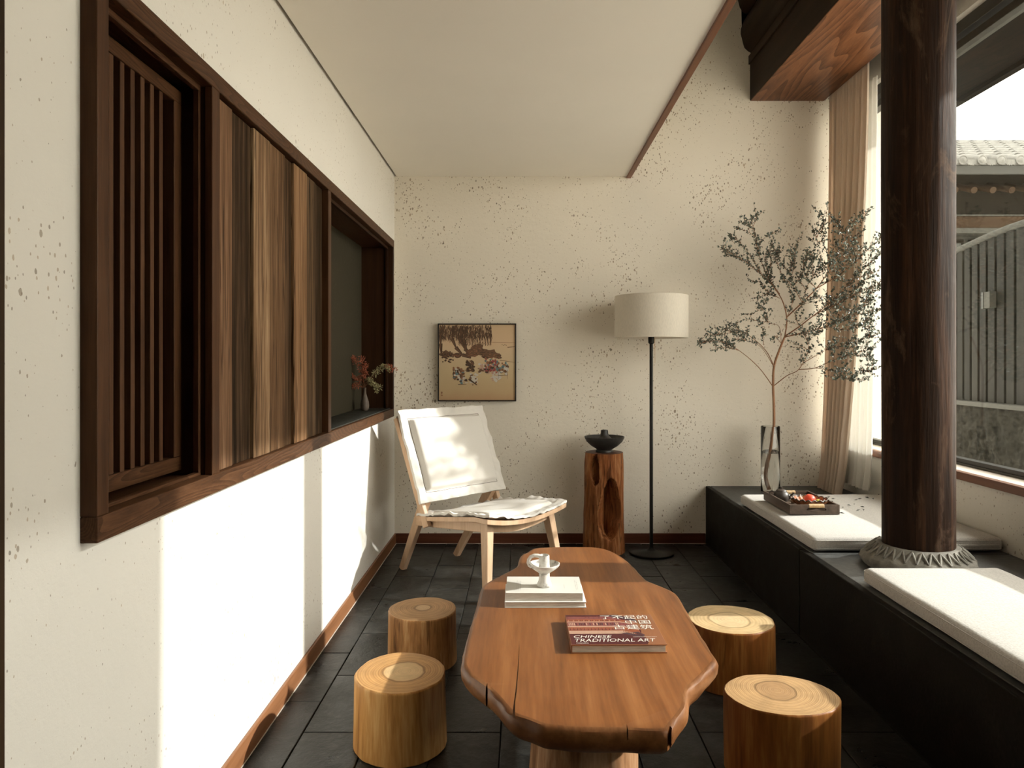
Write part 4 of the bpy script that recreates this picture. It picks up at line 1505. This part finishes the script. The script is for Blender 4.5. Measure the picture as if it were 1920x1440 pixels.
def fruit(name, x, y, z, r, mat, label, cat, sq=1.0, tilt=(0, 0, 0), pointed=.0):
    root = tag(empty(name, (x, y, z)), label, cat)
    root.rotation_euler = tilt
    pr_ = []
    for k in range(15):
        a = -math.pi / 2 + math.pi * k / 14
        rr = r * math.cos(a) * (1 + pointed * .25 * math.sin(a))
        zz = r * sq * math.sin(a) * (1 + (pointed * .25 if a > 0 else 0)) - r * .10 * math.exp(-((a - math.pi / 2) / .4) ** 2)
        pr_.append((max(rr, .0004), zz + r * sq))
    link('flesh', lathe(pr_, 32), mat, root, 60)
    link('stalk', tube([(0, 0, r * sq * 1.85), (r * .06, 0, r * sq * 2.12)], r * .06, 6), M['bark'], root)
    return root
fruit('red_fruit', 1.398, 3.510, tz + .020, .0265, M['peach'], 'shiny red fruit in the scalloped dish', 'fruit', 1.0, (.1, .2, 0), .3)
fruit('green_fruit', 1.430, 3.474, tz + .028, .0145, M['lime'], 'small yellow-green fruit in front of the red fruit', 'fruit', .95)
fruit('amber_fruit', 1.398, 3.462, tz + .027, .0110, M['orange'], 'tiny amber fruit at the front of the scalloped dish', 'fruit', .9)
fruit('dried_pod', 1.352, 3.60, tz + .010, .0130, M['cork'], 'tan dried pod beside the teapot on the tray', 'pod', .8, (0, .5, 0), .5)
cup = tag(empty('tea_cup', (1.428, 3.66, tz + .010)), 'small dark tea cup behind the scalloped dish on the tray', 'cup')
link('body', lathe([(.012, 0), (.014, .002), (.022, .012), (.029, .024), (.0305, .028), (.029, .028), (.022, .016), (.001, .006)], 32, cap=False), M['clay'], cup, 60)
link('foot', lathe([(.014, 0), (.014, .002), (.010, .003)], 24), M['clay'], cup, 60)

# ------------------------------------------------------------------ glass vase with the tall branch
VX, VY = 1.493, 4.32
vase = tag(empty('glass_vase', (VX, VY, PZ)), 'tall clear glass cylinder vase half filled with water on the platform', 'vase')
link('cylinder', lathe([(.053, 0), (.0555, .002), (.0555, .398), (.054, .400), (.0525, .398), (.0525, .014), (.0005, .013)], 56, cap=False), M['glass'], vase, 60)
link('base_disc', lathe([(.053, .001), (.0535, .004), (.0535, .010), (.052, .0125)], 48), M['glass'], vase, 60)
link('water', lathe([(.0515, .015), (.0518, .016), (.0518, .239), (.0515, .240)], 48), M['water'], vase, 60)

br = tag(empty('leafy_branch', (VX, VY, PZ + .02)), 'tall branch with tiny grey-green leaves standing in the glass vase', 'branch')
rb = random.Random(21)
def c8(x, y):
    return 1280 + x / 3.79, 380 + y / 3.79
def depth_at(x):
    return 4.33 - (max(0, x - 645) / 785) * .62 - (max(0, 645 - x) / 520) * .20
def limb(pts, dz0=0.0, dz1=0.0):
    r = []
    for i, (x, y) in enumerate(pts):
        t = i / (len(pts) - 1)
        X, Y_ = c8(x, y)
        r.append(P(X, Y_, depth_at(x) + dz0 + (dz1 - dz0) * t))
    return r
stem_pts = [Vector((VX - .006, VY, PZ + .03)), Vector((VX - .020, VY + .005, PZ + .12)), Vector((VX + .010, VY + .005, PZ + .30)), P(1451, 800, 4.33), P(1451, 760, 4.33)] + \
    [P(*c8(x, y), 4.33) for x, y in ((643, 1300), (650, 1160), (690, 1040), (725, 955))]
limbs = {
    'A': ([(725, 955), (740, 830), (710, 700), (640, 590), (560, 510), (460, 430), (360, 370), (260, 315)], 0, -.05),
    'A2': ([(690, 650), (600, 520), (560, 420), (530, 320), (500, 170), (480, 90)], 0, .05),
    'A3': ([(530, 300), (580, 250), (640, 215)], .03, .0),
    'A4': ([(515, 240), (450, 200), (385, 180)], .03, .08),
    'A5': ([(500, 170), (525, 110), (535, 65)], .04, .0),
    'A6': ([(500, 190), (440, 150), (412, 140)], .04, -.05),
    'A7': ([(560, 500), (470, 360), (380, 260), (340, 265)], 0, -.1),
    'A8': ([(600, 520), (630, 400), (600, 320)], 0, -.12),
    'A9': ([(460, 430), (380, 385), (305, 380)], -.03, .05),
    'B': ([(738, 815), (850, 710), (950, 610), (1030, 500), (1100, 380), (1150, 250), (1200, 150), (1300, 70)], 0, .05),
    'B2': ([(950, 610), (1100, 520), (1250, 400), (1340, 310), (1425, 240)], 0, -.1),
    'B3': ([(1030, 500), (1040, 400), (1000, 290), (985, 220), (1020, 115)], 0, .08),
    'B4': ([(850, 710), (790, 600), (760, 500), (790, 380), (822, 262)], 0, -.06),
    'B5': ([(790, 600), (700, 500), (670, 400), (680, 330)], 0, .06),
    'B6': ([(950, 610), (880, 520), (920, 430), (920, 365)], 0, .06),
    'B7': ([(1150, 250), (1120, 180), (1075, 110)], .02, .08),
    'B8': ([(1100, 380), (1200, 280), (1265, 180)], 0, -.1),
    'B9': ([(990, 260), (960, 290), (945, 175)], .05, .1),
    'C': ([(725, 950), (830, 880), (950, 790), (1100, 720), (1250, 640), (1420, 575)], 0, -.05),
    'C2': ([(950, 790), (1080, 680), (1200, 560), (1310, 450), (1430, 340)], -.05, -.22),
    'C3': ([(830, 880), (800, 790), (880, 700), (960, 660)], 0, -.12),
    'C4': ([(1100, 720), (1190, 650), (1280, 560), (1380, 510)], -.03, -.16),
    'D': ([(725, 955), (850, 925), (1020, 880), (1200, 810), (1390, 750)], 0, .04),
    'D2': ([(1020, 880), (1180, 900), (1300, 850), (1350, 800)], .02, -.12),
    'D3': ([(850, 925), (930, 930), (1000, 910)], 0, -.15),
    'D4': ([(1200, 810), (1270, 740), (1340, 640), (1420, 610)], .02, -.1),
    'E': ([(640, 1305), (540, 1170), (400, 1050), (270, 985), (200, 985), (120, 1000)], 0, .06),
    'E2': ([(650, 1165), (590, 1050), (480, 950), (400, 920), (240, 940), (150, 945)], 0, -.1),
    'E3': ([(400, 1050), (300, 1030), (200, 1050)], .03, -.05),
    'E4': ([(645, 1160), (560, 1030), (470, 985), (365, 970)], 0, -.05),
    'E5': ([(575, 1010), (570, 950), (572, 905)], 0, -.05),
    'F': ([(700, 1005), (685, 880), (610, 850), (570, 750), (590, 705)], 0, .06),
    'F2': ([(610, 850), (540, 840), (440, 830), (360, 870), (300, 905)], .03, .12),
    'F3': ([(570, 750), (530, 770), (495, 790)], .04, .08),
    'F4': ([(700, 1000), (660, 950), (645, 965)], 0, -.06),
    'G': ([(650, 1300), (740, 1230), (825, 1185), (890, 1060), (880, 970), (850, 930)], 0, -.1),
    'G2': ([(825, 1185), (940, 1175), (1070, 1120), (1200, 1080), (1340, 1040)], -.04, -.1),
    'G3': ([(940, 1175), (1090, 1200), (1140, 1250), (1300, 1265)], -.05, -.15),
    'G4': ([(1090, 1200), (1180, 1230), (1280, 1210), (1430, 1155)], -.08, -.2),
    'G5': ([(870, 1130), (960, 1080), (1040, 1040), (1200, 1000), (1390, 925)], -.06, -.16),
    'G6': ([(890, 1045), (850, 1025), (825, 1040)], -.06, -.1),
    'G7': ([(1200, 1080), (1260, 1090), (1350, 1095)], -.06, -.1),
    'K1': ([(760, 500), (700, 430), (665, 350), (640, 320)], 0, -.1),
    'K2': ([(790, 590), (850, 500), (870, 420), (940, 370)], 0, -.15),
    'K3': ([(770, 520), (800, 430), (760, 340)], -.03, -.12),
    'K4': ([(640, 590), (600, 480), (590, 380), (620, 330)], 0, -.12),
    'K5': ([(850, 710), (900, 560), (960, 480), (985, 400)], 0, -.12),
    'K6': ([(740, 820), (780, 700), (750, 600), (730, 560)], 0, -.15),
    'K7': ([(1030, 500), (1120, 470), (1180, 380), (1210, 330)], 0, -.2),
    'K8': ([(1100, 720), (1180, 770), (1280, 740), (1330, 690)], -.05, -.25),
    'K9': ([(1200, 810), (1240, 860), (1330, 900)], 0, -.2),
    'H': ([(690, 680), (600, 630), (540, 560), (490, 570)], 0, .08),
    'H2': ([(660, 670), (600, 650), (530, 680)], 0, .1),
}
bs = bmesh.new()
def smooth_path(pts, sub=4):
    r = []
    n = len(pts)
    for i in range(n - 1):
        p0, p1, p2, p3 = pts[max(i - 1, 0)], pts[i], pts[i + 1], pts[min(i + 2, n - 1)]
        for s in range(sub):
            t = s / sub
            r.append(.5 * ((2 * p1) + (p2 - p0) * t + (2 * p0 - 5 * p1 + 4 * p2 - p3) * t * t + (3 * p1 - p0 - 3 * p2 + p3) * t ** 3))
    r.append(pts[-1])
    return r
O_ = Vector((VX, VY, PZ + .02))
sp = smooth_path(stem_pts, 5)
tube([p - O_ for p in sp], [.0090 - .0030 * i / len(sp) for i in range(len(sp))], 10, bs)
link('stem', bs, M['bark'], br, 60)
LV, LF = [], []
def leaf_at(p, d, size):
    """small folded leaf: a short stalk end, two halves meeting along the midrib"""
    d = d.normalized()
    ax = d.orthogonal()
    ax.rotate(Matrix.Rotation(rb.uniform(0, 6.283), 3, d))
    ax = ax.normalized()
    up = d.cross(ax)
    k = len(LV)
    L, Wd, fo = size, size * .36, size * .16
    for q in (p, p + d * L * .45 + ax * Wd + up * fo, p + d * L, p + d * L * .45 - ax * Wd + up * fo, p + d * L * .5 - up * fo * .3):
        LV.append(q - O_)
    LF.extend([(k, k + 1, k + 4), (k + 1, k + 2, k + 4), (k + 2, k + 3, k + 4), (k + 3, k, k + 4)])
bt = bmesh.new()
def leafy(path, start=0.0, dens=1.0):
    acc = 0
    for i in range(len(path) - 1):
        t = i / (len(path) - 1)
        if t < start:
            continue
        seg = path[i + 1] - path[i]
        nl = max(1, int(seg.length / .0085 * dens + rb.random()))
        for q in range(nl):
            p = path[i] + seg * rb.random()
            d = seg.normalized() * .7 + Vector((rb.gauss(0, 1), rb.gauss(0, 1), rb.gauss(0, 1))) * .75
            leaf_at(p, d, rb.uniform(.012, .020))
for key, (pts, d0, d1) in limbs.items():
    path = smooth_path(limb(pts, d0, d1), 5)
    main = key in ('A', 'B', 'C', 'D')
    r0 = .0042 if main else (.0028 if key in ('E', 'E2', 'G', 'A2', 'B2', 'C2', 'G2') else .0019)
    n = len(path)
    tube([p - O_ for p in path], [max(.0007, r0 * (1 - .85 * i / n)) for i in range(n)], 6, bt)
    right = sum(q[0] for q in pts) / len(pts) > 850
    st = .38 if main else (.45 if key in ('E', 'E2', 'G', 'G2', 'G5', 'E4', 'F') else .12)
    leafy(path, st, 1.3)
    # side twigs
    L = sum((path[i + 1] - path[i]).length for i in range(n - 1))
    for q in range(int(L / (.021 if right else .026))):
        i = rb.randint(int(n * st), n - 2)
        t = (path[i + 1] - path[i]).normalized()
        dv = (t * .8 + Vector((rb.gauss(0, .6), rb.gauss(0, .6), rb.gauss(.25, .5)))).normalized()
        ln = rb.uniform(.035, .11 if right else .075)
        tp = [path[i] + dv * ln * s / 4 + Vector((0, 0, .012 * (s / 4) ** 2)) for s in range(5)]
        if tp[-1].y > 4.53 or tp[-1].x > 1.90:
            continue
        tube([p - O_ for p in tp], [.0011, .001, .0009, .0007, .0005], 5, bt)
        leafy(tp, .15, 1.1)
tw = link('twigs', bt, M['bark'], br, 60)
me = bpy.data.meshes.new('leaves')
me.from_pydata([tuple(v_) for v_ in LV], [], LF)
lv = link('leaves', me, M['leaf'], br)
lv['kind'] = 'stuff'

# fallen leaves on the pad and the platform
fl_px = [(1553, 933), (1562, 936), (1560, 941), (1592, 948), (1602, 946), (1580, 952), (1605, 938), (1612, 936), (1626, 934), (1637, 936), (1617, 951), (1609, 957.5), (1619, 957), (1578, 963), (1648, 928)]
where = ['by the far corner of the tray', 'second along from the tray corner', 'just below its neighbour near the tray', 'alone on its sunlit edge',
         'large and upturned mid pad', 'close to the right side of the tray', 'left of the trio near the curtain', 'in the trio near the curtain, centre', 'right end of the trio near the curtain',
         'between the trio and the column', 'farther of the pair beside the column', 'left one of the pair nearest the column', 'right one of the pair nearest the column', 'at the front corner of the tray', 'by the column, farthest back']
lrnd = random.Random(8)
for (x, y), wh in zip(fl_px, where):
    X, Y_ = to_plane(x, y, PADZ + .002)
    if Y_ > 3.93:
        X, Y_ = X * 3.93 / Y_, 3.93
    b = bmesh.new()
    s = lrnd.uniform(.009, .014)
    vs = [b.verts.new(q) for q in ((0, -s, .0005), (s * .42, 0, s * .35), (0, s, .002), (-s * .42, 0, s * .35), (0, 0, 0), (0, -s * 1.5, .0008),
                                   (0, -s, -.0002), (s * .42, 0, s * .35 - .0007), (0, s, .0013), (-s * .42, 0, s * .35 - .0007), (0, 0, -.0007))]
    for q in ((0, 1, 4), (1, 2, 4), (2, 3, 4), (3, 0, 4), (7, 6, 10), (8, 7, 10), (9, 8, 10), (6, 9, 10), (0, 6, 7, 1), (1, 7, 8, 2), (2, 8, 9, 3), (3, 9, 6, 0), (0, 5, 6)):
        b.faces.new([vs[i] for i in q])
    o = link('fallen_leaf', b, M['leaf_dry'], loc=(X, Y_, PADZ + .0035), rot=(lrnd.uniform(-.25, .25), lrnd.uniform(-.25, .25), lrnd.uniform(0, 6.28)))
    tag(o, 'small dry fallen leaf on the seat pad, ' + wh, 'leaf', 'fallen leaves on the far seat pad')

# ------------------------------------------------------------------ small bottle vase in the niche
nv = (-.893, 4.10, FZ0 + .053)
bv = tag(empty('bottle_vase', nv), 'small brown clay bottle vase standing in the wall niche', 'vase')
link('bottle', lathe([(.014, 0), (.019, .003), (.0235, .016), (.0245, .032), (.022, .052), (.015, .074), (.0095, .092), (.0075, .108), (.0078, .124), (.009, .130), (.0072, .131), (.0058, .125), (.0050, .10)], 40, cap=False), M['vase_clay'], bv, 60)
b = bmesh.new()
for zz in (.040, .047):
    tube([(.0239 * math.cos(k * math.pi / 18) * (1 - (zz - .04) * 3), .0239 * math.sin(k * math.pi / 18) * (1 - (zz - .04) * 3), zz) for k in range(37)], .0008, 5, b, cap=False)
link('ridge', b, M['vase_clay'], bv, 60)
fl = tag(empty('dried_flowers', (nv[0], nv[1], nv[2] + .128)), 'rust and olive dried sprigs in the small niche vase', 'flowers')
O2 = Vector((nv[0], nv[1], nv[2] + .128))
dr = random.Random(4)
sprigs = [([(683, 728), (682, 712), (678, 698), (667, 678), (662, 672)], 0, .8), ([(683, 728), (680, 705), (681, 690), (679, 671)], 0, .6), ([(683, 728), (678, 718), (668, 710), (658, 704)], 0, .4),
          ([(683, 728), (676, 722), (666, 724), (658, 727)], 0, .5), ([(683, 728), (690, 715), (700, 718), (712, 728)], 1, .9), ([(683, 728), (688, 712), (696, 716), (706, 732)], 1, .5),
          ([(683, 728), (694, 712), (702, 702), (710, 694), (720, 688), (728, 692)], 1, .55), ([(712, 694), (722, 690), (731, 690), (740, 694)], 0, .3), ([(683, 728), (684, 714), (686, 700), (686, 684)], 0, .6)]
stem_b = bmesh.new()
RL, OL = ([], []), ([], [])
for pts, kind, bush in sprigs:
    path = smooth_path([P(x, y, nv[1] - .05 * i / len(pts) * bush) for i, (x, y) in enumerate(pts)], 4)
    tube([p - O2 for p in path], [.0014 * (1 - .6 * i / len(path)) for i in range(len(path))], 5, stem_b)
    VV, FF = RL if kind == 0 else OL
    for i in range(len(path)):
        if i < len(path) * .35:
            continue
        for q in range(16):
            d_ = Vector((dr.gauss(0, 1), dr.gauss(0, 1), dr.gauss(.3, 1))).normalized()
            p = path[i] + d_ * dr.uniform(0, .014) - O2
            ax = d_.orthogonal().normalized()
            s = dr.uniform(.008, .018)
            k = len(VV)
            VV.extend([p, p + d_ * s * .5 + ax * s * .18, p + d_ * s, p + d_ * s * .5 - ax * s * .18, p + d_ * s * .5 + d_.cross(ax) * s * .1])
            FF.extend([(k, k + 1, k + 4), (k + 1, k + 2, k + 4), (k + 2, k + 3, k + 4), (k + 3, k, k + 4)])
link('stems', stem_b, M['bark'], fl, 60)
for nm, (VV, FF), mt in (('rust_blossom', RL, M['rust_leaf']), ('olive_blossom', OL, M['olive_leaf'])):
    me = bpy.data.meshes.new(nm)
    me.from_pydata([tuple(q) for q in VV], [], FF)
    o = link(nm, me, mt, fl)
    o['kind'] = 'stuff'

# ------------------------------------------------------------------ curtains
def curtain(name, y0t, y1t, y0b, y1b, xt, xb, z0, z1, folds, amp, mat, label, seed, th=.002):
    NU, NV = folds * 10, 26
    def f(u, v, o):
        t = 1 - v
        z = z0 + (z1 - z0) * v
        ya, yb_ = y0t + (y0b - y0t) * t ** 1.5, y1t + (y1b - y1t) * t ** 1.5
        ph = 2 * math.pi * folds * u + .6 * nz(u * 5, v * 1.2, seed)
        a = amp * (.75 + .5 * nz(u * 7, seed, v)) * (.8 + .35 * t)
        x = xt + (xb - xt) * t ** 1.8 + a * math.sin(ph) + o
        if t > .94:
            x -= .012 * (t - .94) / .06 * (1 + nz(u * 30, seed))
        y = ya + (yb_ - ya) * u + .35 * a * math.cos(ph * .5 + seed)
        return Vector((x, y, z))
    o = link(name, grid_solid(lambda u, v: f(u, v, 0), lambda u, v: f(u, v, th), NU, NV), mat, None, 80)
    org = Vector((xb, (y0b + y1b) / 2, z0))
    o.data.transform(Matrix.Translation(-org))
    o.location = org
    return tag(o, label, 'curtain')
curtain('taupe_curtain', 4.02, 4.50, 4.21, 4.475, 1.930, 1.865, PZ + .004, 2.84, 12, .022, M['taupe'], 'pleated taupe curtain drawn back into the far window corner', 3.0)
curtain('sheer_curtain', 4.00, 4.42, 4.00, 4.42, 1.972, 1.935, PZ + .068, 2.74, 9, .013, M['sheer'], 'white sheer curtain between the taupe curtain and the column', 9.0, .0012)
curtain('sheer_curtain', .25, 1.60, .25, 1.55, 1.965, 1.955, PZ + .004, 2.74, 14, .018, M['sheer_unseen'], 'unseen white sheer curtain spreading fill light at the near window end, beside the camera', 5.0, .0012)  # out of view; passes part of the sun as soft fill

# ================================================================== COURTYARD
struct(link('ground', box(2.25, 40, -20, 40, -.3, -.2), M['paving']))
# own eave over the window
ev = tag(empty('roof_eave', (2.6, 2.5, 2.8)), 'dark overhanging eave of the building seen through the window', 'eave')
EX, EZ = 2.86, 1.15 + .588 * 2.86
b = bmesh.new()
def quad_solid(b, prof2, y0, y1):
    A = [b.verts.new((x, y0, z)) for x, z in prof2]
    B_ = [b.verts.new((x, y1, z)) for x, z in prof2]
    b.faces.new(A)
    b.faces.new(list(reversed(B_)))
    for i in range(len(prof2)):
        j = (i + 1) % len(prof2)
        b.faces.new((A[i], B_[i], B_[j], A[j]))
quad_solid(b, [(2.252, 3.02), (EX, EZ + .02), (EX, EZ + .10), (2.252, 3.14)], -3, 9)
ppart(ev, (2.6, 2.5, 2.8), 'soffit', b, M['eave_dark'])
ppart(ev, (2.6, 2.5, 2.8), 'fascia_board', box(EX - .03, EX + .02, -3, 9, EZ, EZ + .14), M['eave_dark'])

# fence on a rough stone wall
FX = 3.6
sw = tag(empty('stone_garden_wall', (FX, 5.7, -.2)), 'rough dark stone garden wall below the plank fence', 'garden wall')
b = bmesh.new()
NU, NV = 190, 90
fy0, fy1, sz0, sz1 = 4.55, 7.3, -.2, .80
def rough_face(u, v):
    y, z = fy0 + (fy1 - fy0) * u, sz0 + (sz1 - sz0) * v
    d = .025 * nz(y * 9, z * 9, 1) + .028 * abs(nz(y * 22, z * 22, 5)) + .012 * nz(y * 48, z * 48, 9)
    return Vector((FX - .02 - d - FX, y - 5.7, z + .2))
grid_solid(rough_face, lambda u, v: Vector((.25, fy0 + (fy1 - fy0) * u - 5.7, sz0 + (sz1 - sz0) * v + .2)), NU, NV, b)
link('stonework', b, M['rough_wall'], sw, 80)
b = box(-.07, .26, fy0 - 5.7, fy1 - 5.7, 1.0, 1.035, .004)
link('coping', b, M['house_grey'], sw)
fen = tag(empty('plank_fence', (FX, 5.7, .835)), 'grey vertical plank fence with a rising top rail on the stone wall', 'fence')
def ftop_z(y):
    return 1.15 + .258 * FX + .10 * sstep(6.4, 5.2, y) - .03
y = fy0 + .05
k = 0
while y < fy1 - .1:
    wd = .085 + .018 * sstep(5.9, 5.0, y)
    zt_ = ftop_z(y) - .835
    b = box(.02, .045, y - 5.7 + .006, y + wd - 5.7 - .006, 0, zt_ - .02, .003, seg=1)
    link('fence_board', b, M['fence'], fen)
    y += wd + .012
link('fence_backing', box(.05, .07, fy0 - 5.7, fy1 - 5.7, 0, 1.15), M['under_eave'], fen)
b = bmesh.new()
ys = [fy0 + (fy1 - fy0) * k / 20 for k in range(21)]
tube([(.03, y_ - 5.7, ftop_z(y_) - .835) for y_ in ys], .028, 8, b)
link('top_rail', b, M['house_grey'], fen, 50)
wl = tag(empty('wall_light', (FX + .01, 5.52, 1.56)), 'small box wall light on the plank fence', 'lamp')
link('housing', box(-.045, .008, -.035, .035, 0, .125, .003), M['house_grey'], wl)
link('side_plate', box(-.05, .008, .036, .060, -.002, .127, .002), M['pane_dark'], wl)

# tiled house across the courtyard
HY = 7.9
sc_ = HY / F
def hz(y):
    return H + (CY - y) * sc_
house = tag(empty('courtyard_house', (6, HY, -.2)), 'courtyard house with a grey tiled roof beyond the fence', 'house')
ho = (6, HY, -.2)
hx0, hx1 = 3.9, 8.6
def hw_(y):
    return H + (CY - y) * (HY + .45) / F
ppart(house, ho, 'wall', box(hx0, hx1, HY + .55, HY + .8, -.2, hw_(405)), M['house_grey'])
ppart(house, ho, 'wall_panel', box(hx0, hx1, HY + .50, HY + .55, hw_(405), hw_(405) + .60), M['under_eave'])
ppart(house, ho, 'lintel', box(hx0, hx1, HY + .40, HY + .5, hw_(428) - .02, hw_(407), .004), M['house_wood'])
ppart(house, ho, 'lintel_edge', box(hx0, hx1, HY + .39, HY + .5, hw_(407), hw_(404), .002), M['house_grey'])
ppart(house, ho, 'cross_beam', box(hx0, hx1, HY + .36, HY + .55, hw_(440), hw_(430), .004), M['house_grey'])
for k in range(9):
    x = hx0 + .3 + k * .52
    wn = ppart(house, ho, 'window', box(x, x + .44, HY + .50, HY + .56, hw_(620), hw_(447), .004), M['under_eave'])
    ppart(wn, ho, 'pane', box(x + .04, x + .40, HY + .49, HY + .505, hw_(610), hw_(455)), M['pane_dark'])
ppart(house, ho, 'eave_board', box(hx0, hx1, HY - .02, HY + .02, hz(327), hz(311), .003), M['eave_board'])
pitch = math.radians(20)
tp = .21
rz0 = hz(301)
b = bmesh.new()
quad_solid_pts = None
A = [(HY - .02, rz0 - .055), (HY + 3.2, rz0 - .055 + 3.2 * math.tan(pitch)), (HY + 3.2, rz0 + 3.2 * math.tan(pitch) - .005), (HY - .02, rz0 - .005)]
V0 = [b.verts.new((hx0, y_, z_)) for y_, z_ in A]
V1 = [b.verts.new((hx1, y_, z_)) for y_, z_ in A]
b.faces.new(V0)
b.faces.new(list(reversed(V1)))
for i in range(4):
    b.faces.new((V0[i], V1[i], V1[(i + 1) % 4], V0[(i + 1) % 4]))
roof = ppart(house, ho, 'roof', b, M['roof_tile'])
ridge_b = bmesh.new()
row_me = None
for k in range(int((hx1 - hx0) / tp)):
    x = hx0 + .08 + k * tp
    if row_me is None:
        b = bmesh.new()
        for q in range(9):
            y0 = -.03 + q * .36
            tube([(0, y0, .008 + y0 * math.tan(pitch)), (0, y0 + .35, y0 * math.tan(pitch) + .35 * math.tan(pitch))], [.052, .047], 12, b)
        row = link('tile_row', b, M['roof_tile'], roof, 50, loc=(x - 6, 0, rz0 + .2))
        b = lathe([(.050, 0), (.052, .004), (.052, .014), (.046, .017), (.042, .013), (.036, .013), (.030, .019), (.012, .024), (.001, .025)], 24)
        b.transform(Matrix.Rotation(math.radians(90), 4, 'X'))
        cap = link('tile_end', b, M['roof_tile'], roof, 50, loc=(x - 6, -.03, rz0 + .2 - .005))
        b = bmesh.new()
        pts = [(-.075, .03)]
        for q in range(13):
            u = -1 + q / 6
            pts.append((u * .075, -.028 * (1 - u * u) - .010 * abs(math.sin(q * math.pi / 2))))
        pts.append((.075, .03))
        fa = [b.verts.new((px_, -.03, pz_)) for px_, pz_ in pts]
        fb = [b.verts.new((px_, -.012, pz_)) for px_, pz_ in pts]
        b.faces.new(fa)
        b.faces.new(list(reversed(fb)))
        for i in range(len(pts)):
            j = (i + 1) % len(pts)
            b.faces.new((fa[i], fb[i], fb[j], fa[j]))
        drip = link('drip_tile', b, M['roof_tile'], roof, loc=(x + tp / 2 - 6, 0, rz0 + .2 - .025))
        b = tube([(0, .10, -.20), (0, .62, -.20 + .52 * math.tan(pitch))], .036, 14)
        raft = link('rafter', b, M['house_wood'], house, 50, loc=(x - 6, 0, rz0 + .2 - .10))
        b = bar((0, .00, -.085), (0, .55, -.085 + .55 * math.tan(pitch)), .05, .05)
        fly = link('flying_rafter', b, M['under_eave'], house, loc=(x + .03 - 6, 0, rz0 + .2 - .01))
        row_me = True
    else:
        for src, dx in ((row, 0), (cap, 0), (drip, tp / 2), (raft, 0), (fly, .03)):
            c = src.copy()
            COL.objects.link(c)
            c.location.x = x - 6 + dx
